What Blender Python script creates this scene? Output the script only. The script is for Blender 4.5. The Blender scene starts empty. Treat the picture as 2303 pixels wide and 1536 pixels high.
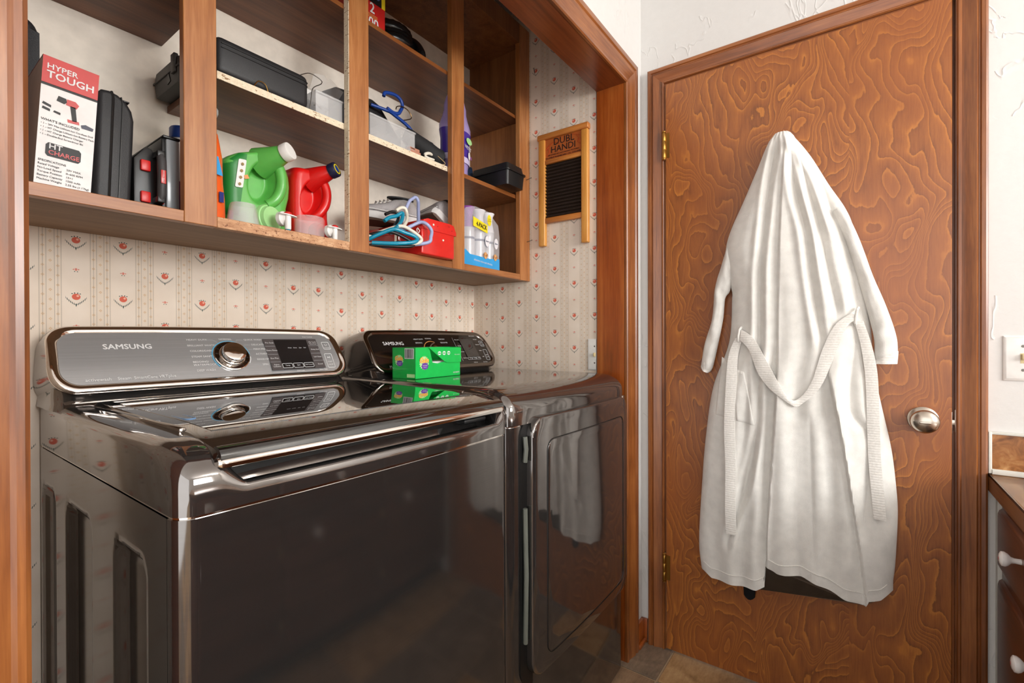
import bpy, bmesh, math, random
from mathutils import Vector, Matrix, noise as mnoise

SC = bpy.context.scene
COL = SC.collection
PI = math.pi
rad = math.radians

# ------------------------------------------------------------------ camera
CAM_H = 1.1197
def cam_axes(yaw, p, r):
    f = Vector((math.cos(yaw)*math.cos(p), math.sin(yaw)*math.cos(p), math.sin(p)))
    rt = Vector((math.sin(yaw), -math.cos(yaw), 0))
    up = rt.cross(f)
    c, s = math.cos(r), math.sin(r)
    return c*rt + s*up, -s*rt + c*up, f
cr, cu, cf = cam_axes(rad(36.0588), rad(-0.2159), rad(-0.1529))
cd = bpy.data.cameras.new('camera'); cam = bpy.data.objects.new('camera', cd); COL.objects.link(cam)
cd.sensor_fit = 'HORIZONTAL'; cd.sensor_width = 36.0; cd.lens = 36.0*1073.95/2303.0
cd.clip_start = 0.02
cam.matrix_world = Matrix(((cr.x, cu.x, -cf.x, 0), (cr.y, cu.y, -cf.y, 0), (cr.z, cu.z, -cf.z, CAM_H), (0, 0, 0, 1)))
SC.camera = cam

# ------------------------------------------------------------------ world, light, exposure
w = bpy.data.worlds.new('world'); SC.world = w; w.use_nodes = True
w.node_tree.nodes['Background'].inputs[0].default_value = (1.0, 0.995, 0.985, 1)
w.node_tree.nodes['Background'].inputs[1].default_value = 1.8
def area(name, loc, target, sx, sy, power, color):
    l = bpy.data.lights.new(name, 'AREA'); l.shape = 'RECTANGLE'; l.size = sx; l.size_y = sy
    l.energy = power; l.color = color
    o = bpy.data.objects.new(name, l); COL.objects.link(o); o.location = loc
    o.rotation_euler = (Vector(target)-Vector(loc)).to_track_quat('-Z', 'Y').to_euler()
    return o
# daylight entering by the window in the wall across the room
area('window_daylight', (0.45, -2.56, 1.70), (0.6, 0.6, 1.45), 1.4, 0.85, 52, (1.0, 1.0, 0.99))
SC.view_settings.view_transform = 'Standard'; SC.view_settings.look = 'None'
SC.view_settings.gamma = 1.0; SC.view_settings.use_curve_mapping = False
SC.view_settings.exposure = 0.38
LAMP_EMIT = 58.0

# ------------------------------------------------------------------ node helpers
class NT:
    def __init__(self, name):
        self.m = bpy.data.materials.new(name); self.m.use_nodes = True
        self.t = self.m.node_tree; self.n = self.t.nodes; self.b = self.n['Principled BSDF']
    def new(self, typ, **kw):
        n = self.n.new(typ)
        for k, v in kw.items(): setattr(n, k, v)
        return n
    def put(self, sock, v):
        if isinstance(v, X): self.t.links.new(v.s, sock)
        elif hasattr(v, 'is_output'): self.t.links.new(v, sock)
        else: sock.default_value = v
    def math(self, op, *a):
        n = self.new('ShaderNodeMath', operation=op)
        for i, v in enumerate(a): self.put(n.inputs[i], v)
        return X(self, n.outputs[0])
    def coord(self, which='Object'):
        return self.new('ShaderNodeTexCoord').outputs[which]
    def pos(self):
        return self.new('ShaderNodeNewGeometry').outputs['Position']
    def sep(self, v):
        n = self.new('ShaderNodeSeparateXYZ'); self.t.links.new(v, n.inputs[0])
        return [X(self, o) for o in n.outputs]
    def comb(self, a, b, c):
        n = self.new('ShaderNodeCombineXYZ')
        for i, v in enumerate((a, b, c)): self.put(n.inputs[i], v)
        return n.outputs[0]
    def mapping(self, v, scale=(1, 1, 1), loc=(0, 0, 0), rot=(0, 0, 0)):
        n = self.new('ShaderNodeMapping'); self.t.links.new(v, n.inputs[0])
        n.inputs['Scale'].default_value = scale; n.inputs['Location'].default_value = loc; n.inputs['Rotation'].default_value = rot
        return n.outputs[0]
    def noise(self, v, scale=5, detail=3, rough=.5, dist=0.0):
        n = self.new('ShaderNodeTexNoise'); self.t.links.new(v, n.inputs['Vector'])
        n.inputs['Scale'].default_value = scale; n.inputs['Detail'].default_value = detail
        n.inputs['Roughness'].default_value = rough; n.inputs['Distortion'].default_value = dist
        return X(self, n.outputs['Fac'])
    def ramp(self, fac, stops, interp='LINEAR'):
        n = self.new('ShaderNodeValToRGB'); self.put(n.inputs[0], fac); r = n.color_ramp; r.interpolation = interp
        while len(r.elements) < len(stops): r.elements.new(0.5)
        for e, (p, c) in zip(r.elements, stops):
            e.position = p; e.color = tuple(c)+(1,) if len(c) == 3 else c
        return n.outputs[0]
    def mix(self, fac, a, b, blend='MIX'):
        n = self.new('ShaderNodeMix', data_type='RGBA', blend_type=blend)
        self.put(n.inputs['Factor'], fac)
        for k, v in (('A', a), ('B', b)):
            s = [i for i in n.inputs if i.name == k and i.type == 'RGBA'][0]
            if isinstance(v, tuple): s.default_value = v+(1,) if len(v) == 3 else v
            else: self.put(s, v)
        return [o for o in n.outputs if o.type == 'RGBA'][0]
    def bump(self, h, strength=.3, dist=.001):
        n = self.new('ShaderNodeBump'); self.put(n.inputs['Height'], h)
        n.inputs['Strength'].default_value = strength; n.inputs['Distance'].default_value = dist
        self.t.links.new(n.outputs[0], self.b.inputs['Normal'])
    def set(self, **kw):
        names = {'col': 'Base Color', 'rough': 'Roughness', 'metal': 'Metallic', 'spec': 'Specular IOR Level', 'coat': 'Coat Weight',
                 'coatr': 'Coat Roughness', 'trans': 'Transmission Weight', 'ior': 'IOR', 'alpha': 'Alpha', 'sheen': 'Sheen Weight',
                 'emit': 'Emission Color', 'emits': 'Emission Strength', 'sss': 'Subsurface Weight'}
        for k, v in kw.items():
            s = self.b.inputs[names[k]]
            if isinstance(v, tuple): s.default_value = v+(1,) if len(v) == 3 else v
            else: self.put(s, v)
        return self
class X:
    def __init__(self, nt, s): self.nt = nt; self.s = s
    def __add__(self, o): return self.nt.math('ADD', self, o)
    def __radd__(self, o): return self.nt.math('ADD', o, self)
    def __sub__(self, o): return self.nt.math('SUBTRACT', self, o)
    def __rsub__(self, o): return self.nt.math('SUBTRACT', o, self)
    def __mul__(self, o): return self.nt.math('MULTIPLY', self, o)
    def __rmul__(self, o): return self.nt.math('MULTIPLY', o, self)
    def __truediv__(self, o): return self.nt.math('DIVIDE', self, o)
    def lt(self, o): return self.nt.math('LESS_THAN', self, o)
    def gt(self, o): return self.nt.math('GREATER_THAN', self, o)
    def floor(self): return self.nt.math('FLOOR', self)
    def fract(self): return self.nt.math('FRACT', self)
    def abs(self): return self.nt.math('ABSOLUTE', self)
    def mod(self, o): return self.nt.math('FLOORED_MODULO', self, o)
    def sin(self): return self.nt.math('SINE', self)
    def max(self, o): return self.nt.math('MAXIMUM', self, o)
    def min(self, o): return self.nt.math('MINIMUM', self, o)
    def pow(self, o): return self.nt.math('POWER', self, o)

def srgb(r, g, b):
    f = lambda c: (c/255/12.92) if c/255 <= .04045 else ((c/255+.055)/1.055)**2.4
    return (f(r), f(g), f(b))

MAT = {}
def plain(name, rgb, rough=.5, bump=None, **kw):
    """single-coloured stuff with a little procedural mottling"""
    if name in MAT: return MAT[name]
    n = NT(name); c = srgb(*rgb); v = n.coord()
    nz = n.noise(v, 35, 3)
    n.set(col=n.ramp(nz, [(.3, tuple(x*.93 for x in c)), (.7, tuple(min(1, x*1.05) for x in c))]), rough=rough, **kw)
    if bump: n.bump(n.noise(v, bump[0], 3), bump[1], bump[2])
    MAT[name] = n.m; return n.m

def wood(name, dark, mid, light, axis='z', scale=1.0, rough=.4, coat=.3, seed=0.0):
    if name in MAT: return MAT[name]
    n = NT(name); v = n.pos()
    st = {'x': (1.2, 22, 22), 'y': (22, 1.2, 22), 'z': (22, 22, 1.2)}[axis]
    mv = n.mapping(v, tuple(s*scale for s in st), (seed, seed*1.7, seed*.6))
    g = n.noise(mv, 1.6, 5, .6, .8)
    fine = n.noise(n.mapping(v, tuple(s*scale*7 for s in st)), 1.5, 3, .6)
    blot = n.noise(v, 5, 3)
    f = g*.55+fine*.25+blot*.3
    n.set(col=n.ramp(f, [(.36, srgb(*dark)), (.53, srgb(*mid)), (.72, srgb(*light))]), rough=rough, coat=coat, coatr=.25)
    n.bump(fine, .12, .0006)
    MAT[name] = n.m; return n.m

# woods
M_TRIM = wood('stained_trim', (76, 40, 15), (126, 70, 30), (162, 100, 50), 'z', 1, .35, .5)
M_TRIMX = wood('stained_trim_lengthwise', (76, 40, 15), (126, 70, 30), (162, 100, 50), 'x', 1, .35, .5, 3)
M_TRIMY = wood('stained_trim_crosswise', (82, 42, 16), (134, 74, 32), (168, 104, 52), 'y', 1, .35, .5, 5)
M_JAMB = wood('reddish_jamb', (104, 44, 10), (144, 68, 20), (170, 94, 38), 'z', .8, .3, .5, 1)
M_SOFF = wood('reddish_soffit', (80, 36, 14), (120, 58, 24), (150, 82, 40), 'x', .8, .3, .4, 2)
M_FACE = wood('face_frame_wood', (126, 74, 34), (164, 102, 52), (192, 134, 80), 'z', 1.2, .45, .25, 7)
M_FACEX = wood('face_frame_rail_wood', (120, 70, 34), (158, 98, 52), (188, 130, 80), 'x', 1.2, .45, .25, 8)
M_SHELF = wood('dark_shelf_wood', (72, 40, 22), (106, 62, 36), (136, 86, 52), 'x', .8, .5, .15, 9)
M_UNDER = wood('cabinet_underside_wood', (110, 82, 58), (132, 100, 72), (150, 116, 86), 'x', .7, .6, 0, 11)
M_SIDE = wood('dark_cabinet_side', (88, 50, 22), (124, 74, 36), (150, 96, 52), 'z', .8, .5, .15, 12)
M_VAN = wood('walnut_drawer_front', (62, 30, 16), (92, 46, 24), (116, 62, 34), 'x', .8, .35, .4, 13)
M_PINE = wood('honey_pine', (178, 112, 44), (210, 142, 62), (228, 168, 84), 'z', 1.5, .4, .3, 14)
M_PINEY = wood('honey_pine_crosswise', (150, 84, 34), (186, 112, 48), (206, 136, 66), 'y', 1.5, .4, .3, 15)

def make_worn_edge():
    n = NT('worn_painted_edge'); v = n.pos()
    a = n.noise(n.mapping(v, (60, 60, 300)), 1, 4, .7); b = n.noise(v, 90, 4, .7)
    n.set(col=n.mix((a*.5+b*.5).gt(.57), n.ramp(b, [(.3, srgb(214, 196, 166)), (.7, srgb(244, 232, 208))]), srgb(150, 116, 80)), rough=.7)
    n.bump(b, .3, .001); return n.m
M_WORN = make_worn_edge()
def make_worn_rail():
    n = NT('worn_rail_wood'); v = n.pos()
    b = n.noise(n.mapping(v, (40, 40, 120)), 1, 5, .7); s = n.noise(v, 150, 3, .8)
    base = n.ramp(b, [(.3, srgb(164, 112, 74)), (.55, srgb(200, 152, 112)), (.75, srgb(224, 186, 150))])
    n.set(col=n.mix(s.gt(.62), base, srgb(120, 70, 38)), rough=.6)
    n.bump(s, .25, .001); return n.m
M_WRAIL = make_worn_rail()

def make_door_veneer():
    n = NT('rotary_cut_door_veneer'); x, y, z = n.sep(n.pos())
    seam = y.lt(.025)                      # two veneer leaves meet on a straight joint
    w1 = n.noise(n.comb(y*2.4, z*1.1, seam*3.7), 2.0, 2, .5)
    w2 = n.noise(n.comb(y*9.0, z*5.0, seam*2.2), 1.0, 3, .55)
    fld = n.noise(n.comb(y*2.0+w1*1.3, z*.9+w1*.6, seam*5.1), 1.7, 2, .5)
    jag = n.noise(n.comb(y*90, z*26, seam), 1, 3, .7)
    f = (fld*32.0 + w2*1.8 + jag*.34 + y*26.0).fract()
    col = n.ramp(f, [(0.0, srgb(200, 126, 48)), (.07, srgb(192, 118, 44)), (.15, srgb(168, 98, 38)), (.35, srgb(154, 88, 35)), (.75, srgb(138, 76, 31)), (.96, srgb(110, 58, 23)), (1.0, srgb(200, 126, 48))])
    fine = n.noise(n.comb(y*240, z*16, x), 1, 4, .75)
    blot = n.noise(n.comb(y*2.5, z*1.6, seam*4.0), 1.6, 3)
    c2 = n.mix(.34, col, n.ramp(fine, [(.3, srgb(108, 58, 24)), (.7, srgb(182, 112, 50))]))
    c3 = n.mix((blot*2.4-1.0).max(0.0).min(.6), c2, srgb(146, 80, 34))
    n.set(col=c3, rough=.38, coat=.35, coatr=.24)
    n.bump(fine, .06, .0005); return n.m
M_DOOR = make_door_veneer()

def make_wallpaper(name, axis, u0, vphase):
    n = NT(name); x, y, z = n.sep(n.pos()); u = x if axis == 'x' else y
    p = .0805 if axis == 'x' else .0838
    q = .1205
    a = (u-u0)/p + .5
    k = a.floor(); fu = (a-k-.5)*p
    par = (k + ((k+5.0)/6.0).floor()).mod(2.0)
    vv = (z-vphase)/q + par*.5 + .5
    j = vv.floor(); fv = (vv-j-.5)*q
    hv = fv - .0
    sq = lambda e: e*e
    au = fu.abs()
    # fruit
    d = sq(fu/.0070) + sq((fv-.002)/.0066)
    fruit = d.lt(1.0)
    hl = (sq((fu-.0025)/.0022)+sq((fv-.004)/.0022)).lt(1.0)
    # little crown
    crown = (sq((au-.0025)/.0011)+sq((fv-.0098)/.0014)).lt(1.0).max((sq((au-.0065)/.0014)+sq((fv-.0085)/.001)).lt(1.0))
    # wreath of leaves on a parabola
    cur = sq(fu)*26.0 + au*.46 - .0150
    dd = (fv-cur).abs()
    leaf = (au*2300.0).sin()*.0024+.0004
    wr = dd.lt(leaf.max(.0003))*au.lt(.0170)
    stem = au.lt(.0004)*(fv+.0165).abs().lt(.0028)
    green = wr.max(stem).max(crown)
    # small blossom between the wreaths
    fv2 = q*.5 - fv.abs()
    s1 = ((au/.0062)+(fv2/.0030)).lt(1.0)*(((au-.0022).abs()).gt(.0005))
    s2 = (sq((au-.0022)/.0011)+sq((fv2-.0045)/.0009)).lt(1.0)*fv.gt(0.0)
    # stripes at the column edge
    dot = (z*2990.0).sin().gt(-.1)
    def line(c): return (au-c).abs().lt(.00052)*dot
    lines = line(.0235).max(line(.0287)).max(line(.0339)) if axis == 'x' else line(.0245).max(line(.0300)).max(line(.0354))
    c1 = .0287 if axis == 'x' else .0300
    e1 = p*.5
    fz = (z/.0201).fract()*.0201-.01005
    fz2 = (z/.0201+.5).fract()*.0201-.01005
    def cross(c, f):
        r = (au-c).abs()
        return ((r-.0016).abs()+f.abs()).lt(.0013).max((r+(f.abs()-.0018).abs()).lt(.0013))
    tan = cross(c1, fz).max(cross(e1, fz2))
    paper = n.ramp(n.noise(n.pos(), 14, 3), [(.3, srgb(226, 210, 193)), (.7, srgb(235, 221, 206))])
    band = au.gt(.0220)
    col = n.mix(band*.10, paper, srgb(196, 170, 130))
    col = n.mix(tan*.75, col, srgb(206, 164, 110))
    col = n.mix(lines*.72, col, srgb(66, 72, 66))
    col = n.mix(s1*.85, col, srgb(216, 104, 84))
    col = n.mix(green.max(s2)*.95, col, srgb(54, 74, 68))
    col = n.mix(fruit*.95, col, n.mix(hl, srgb(214, 88, 62), srgb(240, 178, 154)))
    n.set(col=col, rough=.75); n.bump(n.noise(n.pos(), 600, 2), .05, .0003); return n.m
M_PAPERX = make_wallpaper('floral_wallpaper_back', 'x', .2765, 1.332)
M_PAPERY = make_wallpaper('floral_wallpaper_side', 'y', .776, 1.449)

def make_plaster(name, rgb, strength):
    n = NT(name); v = n.pos()
    big = n.noise(n.mapping(v, (9, 9, 5)), 1, 2, .5, 2.0)
    ridge = (big-.5).abs()
    tr = n.ramp(ridge, [(0.0, (1, 1, 1)), (.02, (.25, .25, .25)), (.05, (0, 0, 0))])
    msk = n.noise(v, 6, 2).gt(.56)
    fine = n.noise(v, 60, 4, .6)
    h = X(n, n.new('ShaderNodeRGBToBW').outputs[0]); n.t.links.new(tr, h.s.node.inputs[0])
    n.set(col=n.ramp(fine, [(.3, srgb(*[c-3 for c in rgb])), (.7, srgb(*rgb))]), rough=.7)
    n.bump(h*msk*1.0+fine*.25, strength, .004); return n.m
M_PLASTER = make_plaster('white_textured_plaster', (216, 214, 211), .38)
M_CEIL = make_plaster('white_ceiling_plaster', (236, 235, 233), .2)
M_CREAM = plain('cream_cabinet_back', (238, 228, 214), .7)

def make_tile(name, c1, c2, c3):
    n = NT(name); v = n.pos()
    a = n.noise(v, 9, 5, .65, .6); b = n.noise(n.mapping(v, (30, 90, 30)), 1, 4, .7)
    n.set(col=n.ramp(a*.6+b*.4, [(.32, srgb(*c1)), (.5, srgb(*c2)), (.68, srgb(*c3))]), rough=.5, spec=.4)
    n.bump(a*.5+b*.5, .35, .003); return n.m
M_TILE = [make_tile('tan_slate_tile', (128, 96, 62), (172, 136, 94), (196, 162, 118)),
          make_tile('grey_slate_tile', (94, 80, 68), (126, 108, 90), (154, 134, 112)),
          make_tile('brown_slate_tile', (106, 84, 64), (144, 116, 90), (170, 140, 110))]
M_GROUT = plain('grout', (168, 144, 116), .9)

def make_blacksteel(name, brushed, base=.30, rough=.12, axis='x'):
    n = NT(name); v = n.pos()
    mv = n.mapping(v, (6, 6, 900) if brushed else (30, 30, 30))
    b = n.noise(mv, 1, 3, .6)
    dust = n.noise(v, 420, 2, .9).gt(.80)*n.noise(v, 7, 2).gt(.5)
    c0 = n.ramp(b, [(.25, (base*.93, base*.86, base*.82)), (.75, (base*1.05, base*.98, base*.94))])
    n.set(col=n.mix(dust*.25, c0, (.6, .57, .54)), metal=.93, rough=(b*.04+rough) if brushed else rough)
    if not brushed: n.bump(n.noise(v, 9, 1), .01, .002)
    return n.m
M_STEEL = make_blacksteel('black_stainless_brushed', True, .20, .07)
M_STEELP = make_blacksteel('black_stainless_polished', False, .24, .06)
M_STEELS = make_blacksteel('black_stainless_side', False, .24, .12)
M_GLOSS = plain('gloss_black_enamel', (18, 16, 15), .06, spec=.8, coat=1.0, coatr=.03)
M_GLASS = plain('smoked_lid_glass', (14, 16, 18), .02, spec=1.0, coat=1.0, coatr=.0, ior=1.6)
def metal(name, rgb, rough):
    n = NT(name); n.set(col=srgb(*rgb), metal=1.0, rough=rough)
    n.bump(n.noise(n.coord(), 60, 2), .01, .0005); MAT[name] = n.m; return n.m
M_CHROME = metal('chrome', (232, 226, 220), .06)
M_DKCHROME = metal('dark_chrome', (130, 122, 116), .09)
M_NICKEL = metal('brushed_nickel', (196, 186, 174), .26)
M_BRASS = metal('aged_brass', (176, 134, 66), .32)
M_NAIL = metal('dull_steel', (120, 116, 110), .4)
def make_fascia():
    n = NT('graphite_fascia'); v = n.pos()
    b = n.noise(n.mapping(v, (5, 700, 700)), 1, 3, .6)
    n.set(col=n.ramp(b, [(.3, (.34, .34, .345)), (.7, (.40, .40, .405))]), metal=.35, rough=.24, coat=.4, coatr=.08); return n.m
M_FASCIA = make_fascia()
M_FASCIAD = plain('dark_fascia', (46, 40, 37), .1, metal=.6, coat=.6, coatr=.05)
M_BLACK = plain('black_plastic', (24, 24, 25), .38)
M_BLACKTX = plain('grained_black_plastic', (34, 34, 36), .5, (700, .5, .0006))
M_BLACKFOAM = plain('black_foam', (30, 30, 31), .75, (500, .5, .001))
M_VOID = plain('dark_recess', (8, 8, 8), .4)
M_RUBBER = plain('matt_dark_rubber', (22, 21, 20), .6)
M_SCREEN = plain('display_glass', (34, 32, 33), .05, coat=1.0, coatr=.02)
M_WHITEPR = plain('white_print', (226, 226, 226), .5)
M_GREYPR = plain('grey_print', (176, 178, 180), .5)
M_BLUEPR = plain('blue_print', (96, 176, 214), .4)
M_ORPR = plain('orange_print', (222, 150, 80), .4)
M_WHITE = plain('white_plastic', (238, 236, 232), .4)
M_IVORY = plain('ivory_plastic', (228, 222, 206), .4)
M_SWWHITE = plain('switch_plate_white', (232, 230, 226), .35)
M_TOGGLE = plain('ivory_toggle', (206, 186, 140), .35)
M_RED = plain('red_plastic', (206, 30, 26), .35)
M_REDENAM = plain('red_enamel', (214, 40, 34), .25, coat=.4, coatr=.08)
M_REDPR = plain('red_print', (196, 34, 30), .35, coat=.3)
M_BLACKPR = plain('black_print', (26, 24, 24), .5)
M_CARD = plain('white_carton', (234, 230, 228), .4)
M_TIDE = plain('red_jug_plastic', (212, 22, 20), .3, coat=.2)
M_GAIN = plain('green_jug_plastic', (96, 182, 82), .32, coat=.2, sss=.1)
M_GAINLT = plain('light_green_plastic', (168, 222, 150), .35)
M_GAINLAB = plain('dark_green_label', (36, 128, 52), .35)
M_GAINBOX = plain('bright_green_carton', (14, 190, 82), .35, coat=.3)
M_GAINBOXD = plain('green_carton_end', (14, 176, 70), .35, coat=.3)
M_ORANGE = plain('orange_bottle_plastic', (240, 98, 34), .32, coat=.2)
M_BLUE = plain('blue_plastic', (26, 66, 150), .35)
M_NAVY = plain('navy_plastic', (28, 32, 62), .35)
M_SKY = plain('sky_blue_print', (52, 160, 224), .35)
M_YEL = plain('yellow_print', (240, 220, 40), .4)
M_PURPLE = plain('purple_print', (104, 60, 160), .4)
M_LILAC = plain('lilac_bottle', (164, 146, 200), .3, coat=.2)
M_PURP2 = plain('deep_purple_label', (66, 42, 146), .35)
M_VIOLET = plain('violet_cap', (156, 86, 172), .35)
M_GREYCL = plain('grey_knit', (166, 162, 162), .9, (260, .7, .002))
M_GREYSOLE = plain('pale_rubber_sole', (204, 202, 200), .6)
M_BROWNSOLE = plain('brown_tread', (96, 76, 64), .7)
M_TEAL = plain('teal_plastic', (20, 140, 172), .25, coat=.3)
M_LAV = plain('lavender_plastic', (160, 170, 208), .35)
M_PINK = plain('terracotta_block', (186, 128, 104), .8)
M_TAN = plain('tan_cord', (190, 160, 110), .7)
M_TERRY = plain('white_terry_cloth', (230, 227, 221), .95, (900, .8, .0012), sheen=.3)
M_TERRYRIB = None
def make_rib():
    n = NT('ribbed_terry_cloth'); v = n.pos(); x, y, z = n.sep(v)
    s = (z*900.0).sin()*.5+.5
    n.set(col=n.ramp(n.noise(v, 200, 2), [(.3, srgb(224, 220, 213)), (.7, srgb(238, 234, 228))]), rough=.95, sheen=.3)
    n.bump(s*.5+n.noise(v, 700, 2)*.6, .5, .0015); return n.m
M_TERRYRIB = make_rib()
M_BLKCLOTH = plain('black_cloth', (10, 10, 12), .95, (400, .5, .001))
def clear(name, tint, alpha, rough=.15):
    n = NT(name); n.set(col=srgb(*tint), rough=rough, alpha=alpha, spec=.6, coat=.4)
    n.bump(n.noise(n.coord(), 40, 3), .15, .001); return n.m
M_CLEAR = clear('clear_plastic', (238, 238, 238), .15)
M_FROST = clear('frosted_plastic', (238, 238, 238), .27, .3)
M_FILM = clear('clear_film', (236, 236, 240), .20, .08)
M_GREYCLEAR = clear('smoky_clear_plastic', (150, 156, 160), .86, .25)
M_COUNTER = None
def make_counter():
    n = NT('mottled_brown_laminate'); v = n.pos()
    a = n.noise(n.mapping(v, (9, 26, 26)), 1, 4, .6, .6)
    n.set(col=n.ramp(a, [(.3, srgb(96, 56, 28)), (.5, srgb(150, 98, 54)), (.7, srgb(186, 140, 92))]), rough=.22, coat=.3); return n.m
M_COUNTER = make_counter()
M_PAINT = plain('chipped_white_paint', (222, 222, 214), .5)
M_CERAMIC = plain('white_ceramic', (244, 242, 240), .12, coat=.6)
def emit(name, rgb, s):
    n = NT(name); n.set(col=srgb(*rgb), emit=srgb(*rgb), emits=s); return n.m
M_LAMP = emit('lit_opal_glass', (255, 249, 240), LAMP_EMIT)
# ------------------------------------------------------------------ geometry helpers
class G:
    def __init__(self): self.bm = bmesh.new()
    def box(self, x0, x1, y0, y1, z0, z1, bev=0.0, seg=2):
        bm = self.bm
        r = bmesh.ops.create_cube(bm, size=1.0)
        for v in r['verts']:
            v.co = Vector(((x0+x1)/2+v.co.x*(x1-x0), (y0+y1)/2+v.co.y*(y1-y0), (z0+z1)/2+v.co.z*(z1-z0)))
        if bev > 0:
            es = list({e for v in r['verts'] for e in v.link_edges})
            bmesh.ops.bevel(bm, geom=es, offset=bev, segments=seg, affect='EDGES', profile=.5)
        return self
    def loft(self, rings, closed=True, cap0=True, cap1=True, loop=False):
        bm = self.bm
        vr = [[bm.verts.new(Vector(p)) for p in r] for r in rings]
        n = len(vr[0])
        idx = list(range(len(vr)-1))
        pairs = [(vr[i], vr[i+1]) for i in idx] + ([(vr[-1], vr[0])] if loop else [])
        for a, b in pairs:
            for i in range(n if closed else n-1):
                j = (i+1) % n
                try: bm.faces.new((a[i], a[j], b[j], b[i]))
                except ValueError: pass
        if closed and not loop:
            if cap0:
                try: bm.faces.new(list(reversed(vr[0])))
                except ValueError: pass
            if cap1:
                try: bm.faces.new(vr[-1])
                except ValueError: pass
        return self
    def lathe(self, prof, c=(0, 0, 0), axis=(0, 0, 1), n=24, sx=1.0, sy=1.0, cap=True):
        """prof: (radius, height) from bottom to top along axis"""
        q = Vector((0, 0, 1)).rotation_difference(Vector(axis).normalized()); c = Vector(c)
        rings = []
        for r, h in prof:
            rings.append([c + q @ Vector((max(r, 1e-5)*sx*math.cos(2*PI*i/n), max(r, 1e-5)*sy*math.sin(2*PI*i/n), h)) for i in range(n)])
        return self.loft(rings, True, cap, cap)
    def tube(self, pts, r, n=8, closed=False, rad2=None):
        pts = [Vector(p) for p in pts]; m = len(pts); rings = []
        t0 = None; nv = None
        for i in range(m):
            if closed: t = (pts[(i+1) % m]-pts[i-1]).normalized()
            else: t = (pts[min(i+1, m-1)]-pts[max(i-1, 0)]).normalized()
            if nv is None:
                a = Vector((0, 0, 1)) if abs(t.z) < .9 else Vector((1, 0, 0))
                nv = t.cross(a).normalized()
            else:
                nv = (nv - t*nv.dot(t)).normalized()
            b = t.cross(nv)
            rr = r[i] if isinstance(r, (list, tuple)) else r
            r2 = rr if rad2 is None else rad2
            rings.append([pts[i]+nv*rr*math.cos(2*PI*k/n)+b*r2*math.sin(2*PI*k/n) for k in range(n)])
        return self.loft(rings, True, True, True, loop=closed)
    def prism(self, poly, o, u, v, d, bev=0.0, seg=2):
        """poly in (a,b) plane coords: o + a*u + b*v, extruded by vector d"""
        o, u, v, d = Vector(o), Vector(u), Vector(v), Vector(d)
        bm = self.bm
        a = [bm.verts.new(o+u*p[0]+v*p[1]) for p in poly]
        b = [bm.verts.new(o+u*p[0]+v*p[1]+d) for p in poly]
        fs = []
        n = len(poly)
        fs.append(bm.faces.new(a)); fs.append(bm.faces.new(list(reversed(b))))
        for i in range(n):
            fs.append(bm.faces.new((a[i], b[i], b[(i+1) % n], a[(i+1) % n])))
        if bev > 0:
            es = [e for e in (set(fs[0].edges) | set(fs[1].edges))]
            bmesh.ops.bevel(bm, geom=es, offset=bev, segments=seg, affect='EDGES', profile=.5)
        return self
    def grid(self, P, nu, nv, flip=False):
        bm = self.bm
        vs = [[bm.verts.new(Vector(P(i/nu, j/nv))) for j in range(nv+1)] for i in range(nu+1)]
        for i in range(nu):
            for j in range(nv):
                f = (vs[i][j], vs[i+1][j], vs[i+1][j+1], vs[i][j+1])
                bm.faces.new(tuple(reversed(f)) if flip else f)
        return self
    def xf(self, m):
        bmesh.ops.transform(self.bm, matrix=m, verts=self.bm.verts); return self

WM = {}      # world matrices by object
def link(o, parent=None):
    COL.objects.link(o)
    if parent is not None: o.parent = parent
    return o
def obj(name, g, mat, parent=None, local=False, smooth=40, kind=None, label=None, recalc=True):
    bm = g.bm
    if recalc: bmesh.ops.recalc_face_normals(bm, faces=bm.faces)
    me = bpy.data.meshes.new(name); bm.to_mesh(me); bm.free()
    if parent is not None and not local:
        me.transform(WM[parent].inverted())
    if smooth:
        for p in me.polygons: p.use_smooth = True
        try: me.set_sharp_from_angle(angle=rad(smooth))
        except Exception: pass
    if mat is not None: me.materials.append(mat)
    o = bpy.data.objects.new(name, me); link(o, parent)
    WM[o] = WM[parent] if parent is not None else Matrix.Identity(4)
    if kind: o['kind'] = kind
    if label: o['label'] = label
    return o
def thing(name, label, cat, loc, rot=(0, 0, 0), group=None):
    o = bpy.data.objects.new(name, None); o.empty_display_size = .05
    o.location = loc; o.rotation_euler = rot; link(o)
    from mathutils import Euler
    WM[o] = Matrix.Translation(Vector(loc)) @ Euler(rot).to_matrix().to_4x4()
    o['label'] = label; o['category'] = cat
    if group: o['group'] = group
    return o
def tag(o, label, cat, group=None):
    o['label'] = label; o['category'] = cat
    if group: o['group'] = group
    return o
def struct(name, g, mat, parent=None, smooth=40):
    o = obj(name, g, mat, parent, smooth=smooth)
    if parent is None: o['kind'] = 'structure'
    return o
def sempty(name, loc=(0, 0, 0)):
    o = bpy.data.objects.new(name, None); o.location = loc; link(o); o['kind'] = 'structure'
    WM[o] = Matrix.Translation(Vector(loc)); return o

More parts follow.
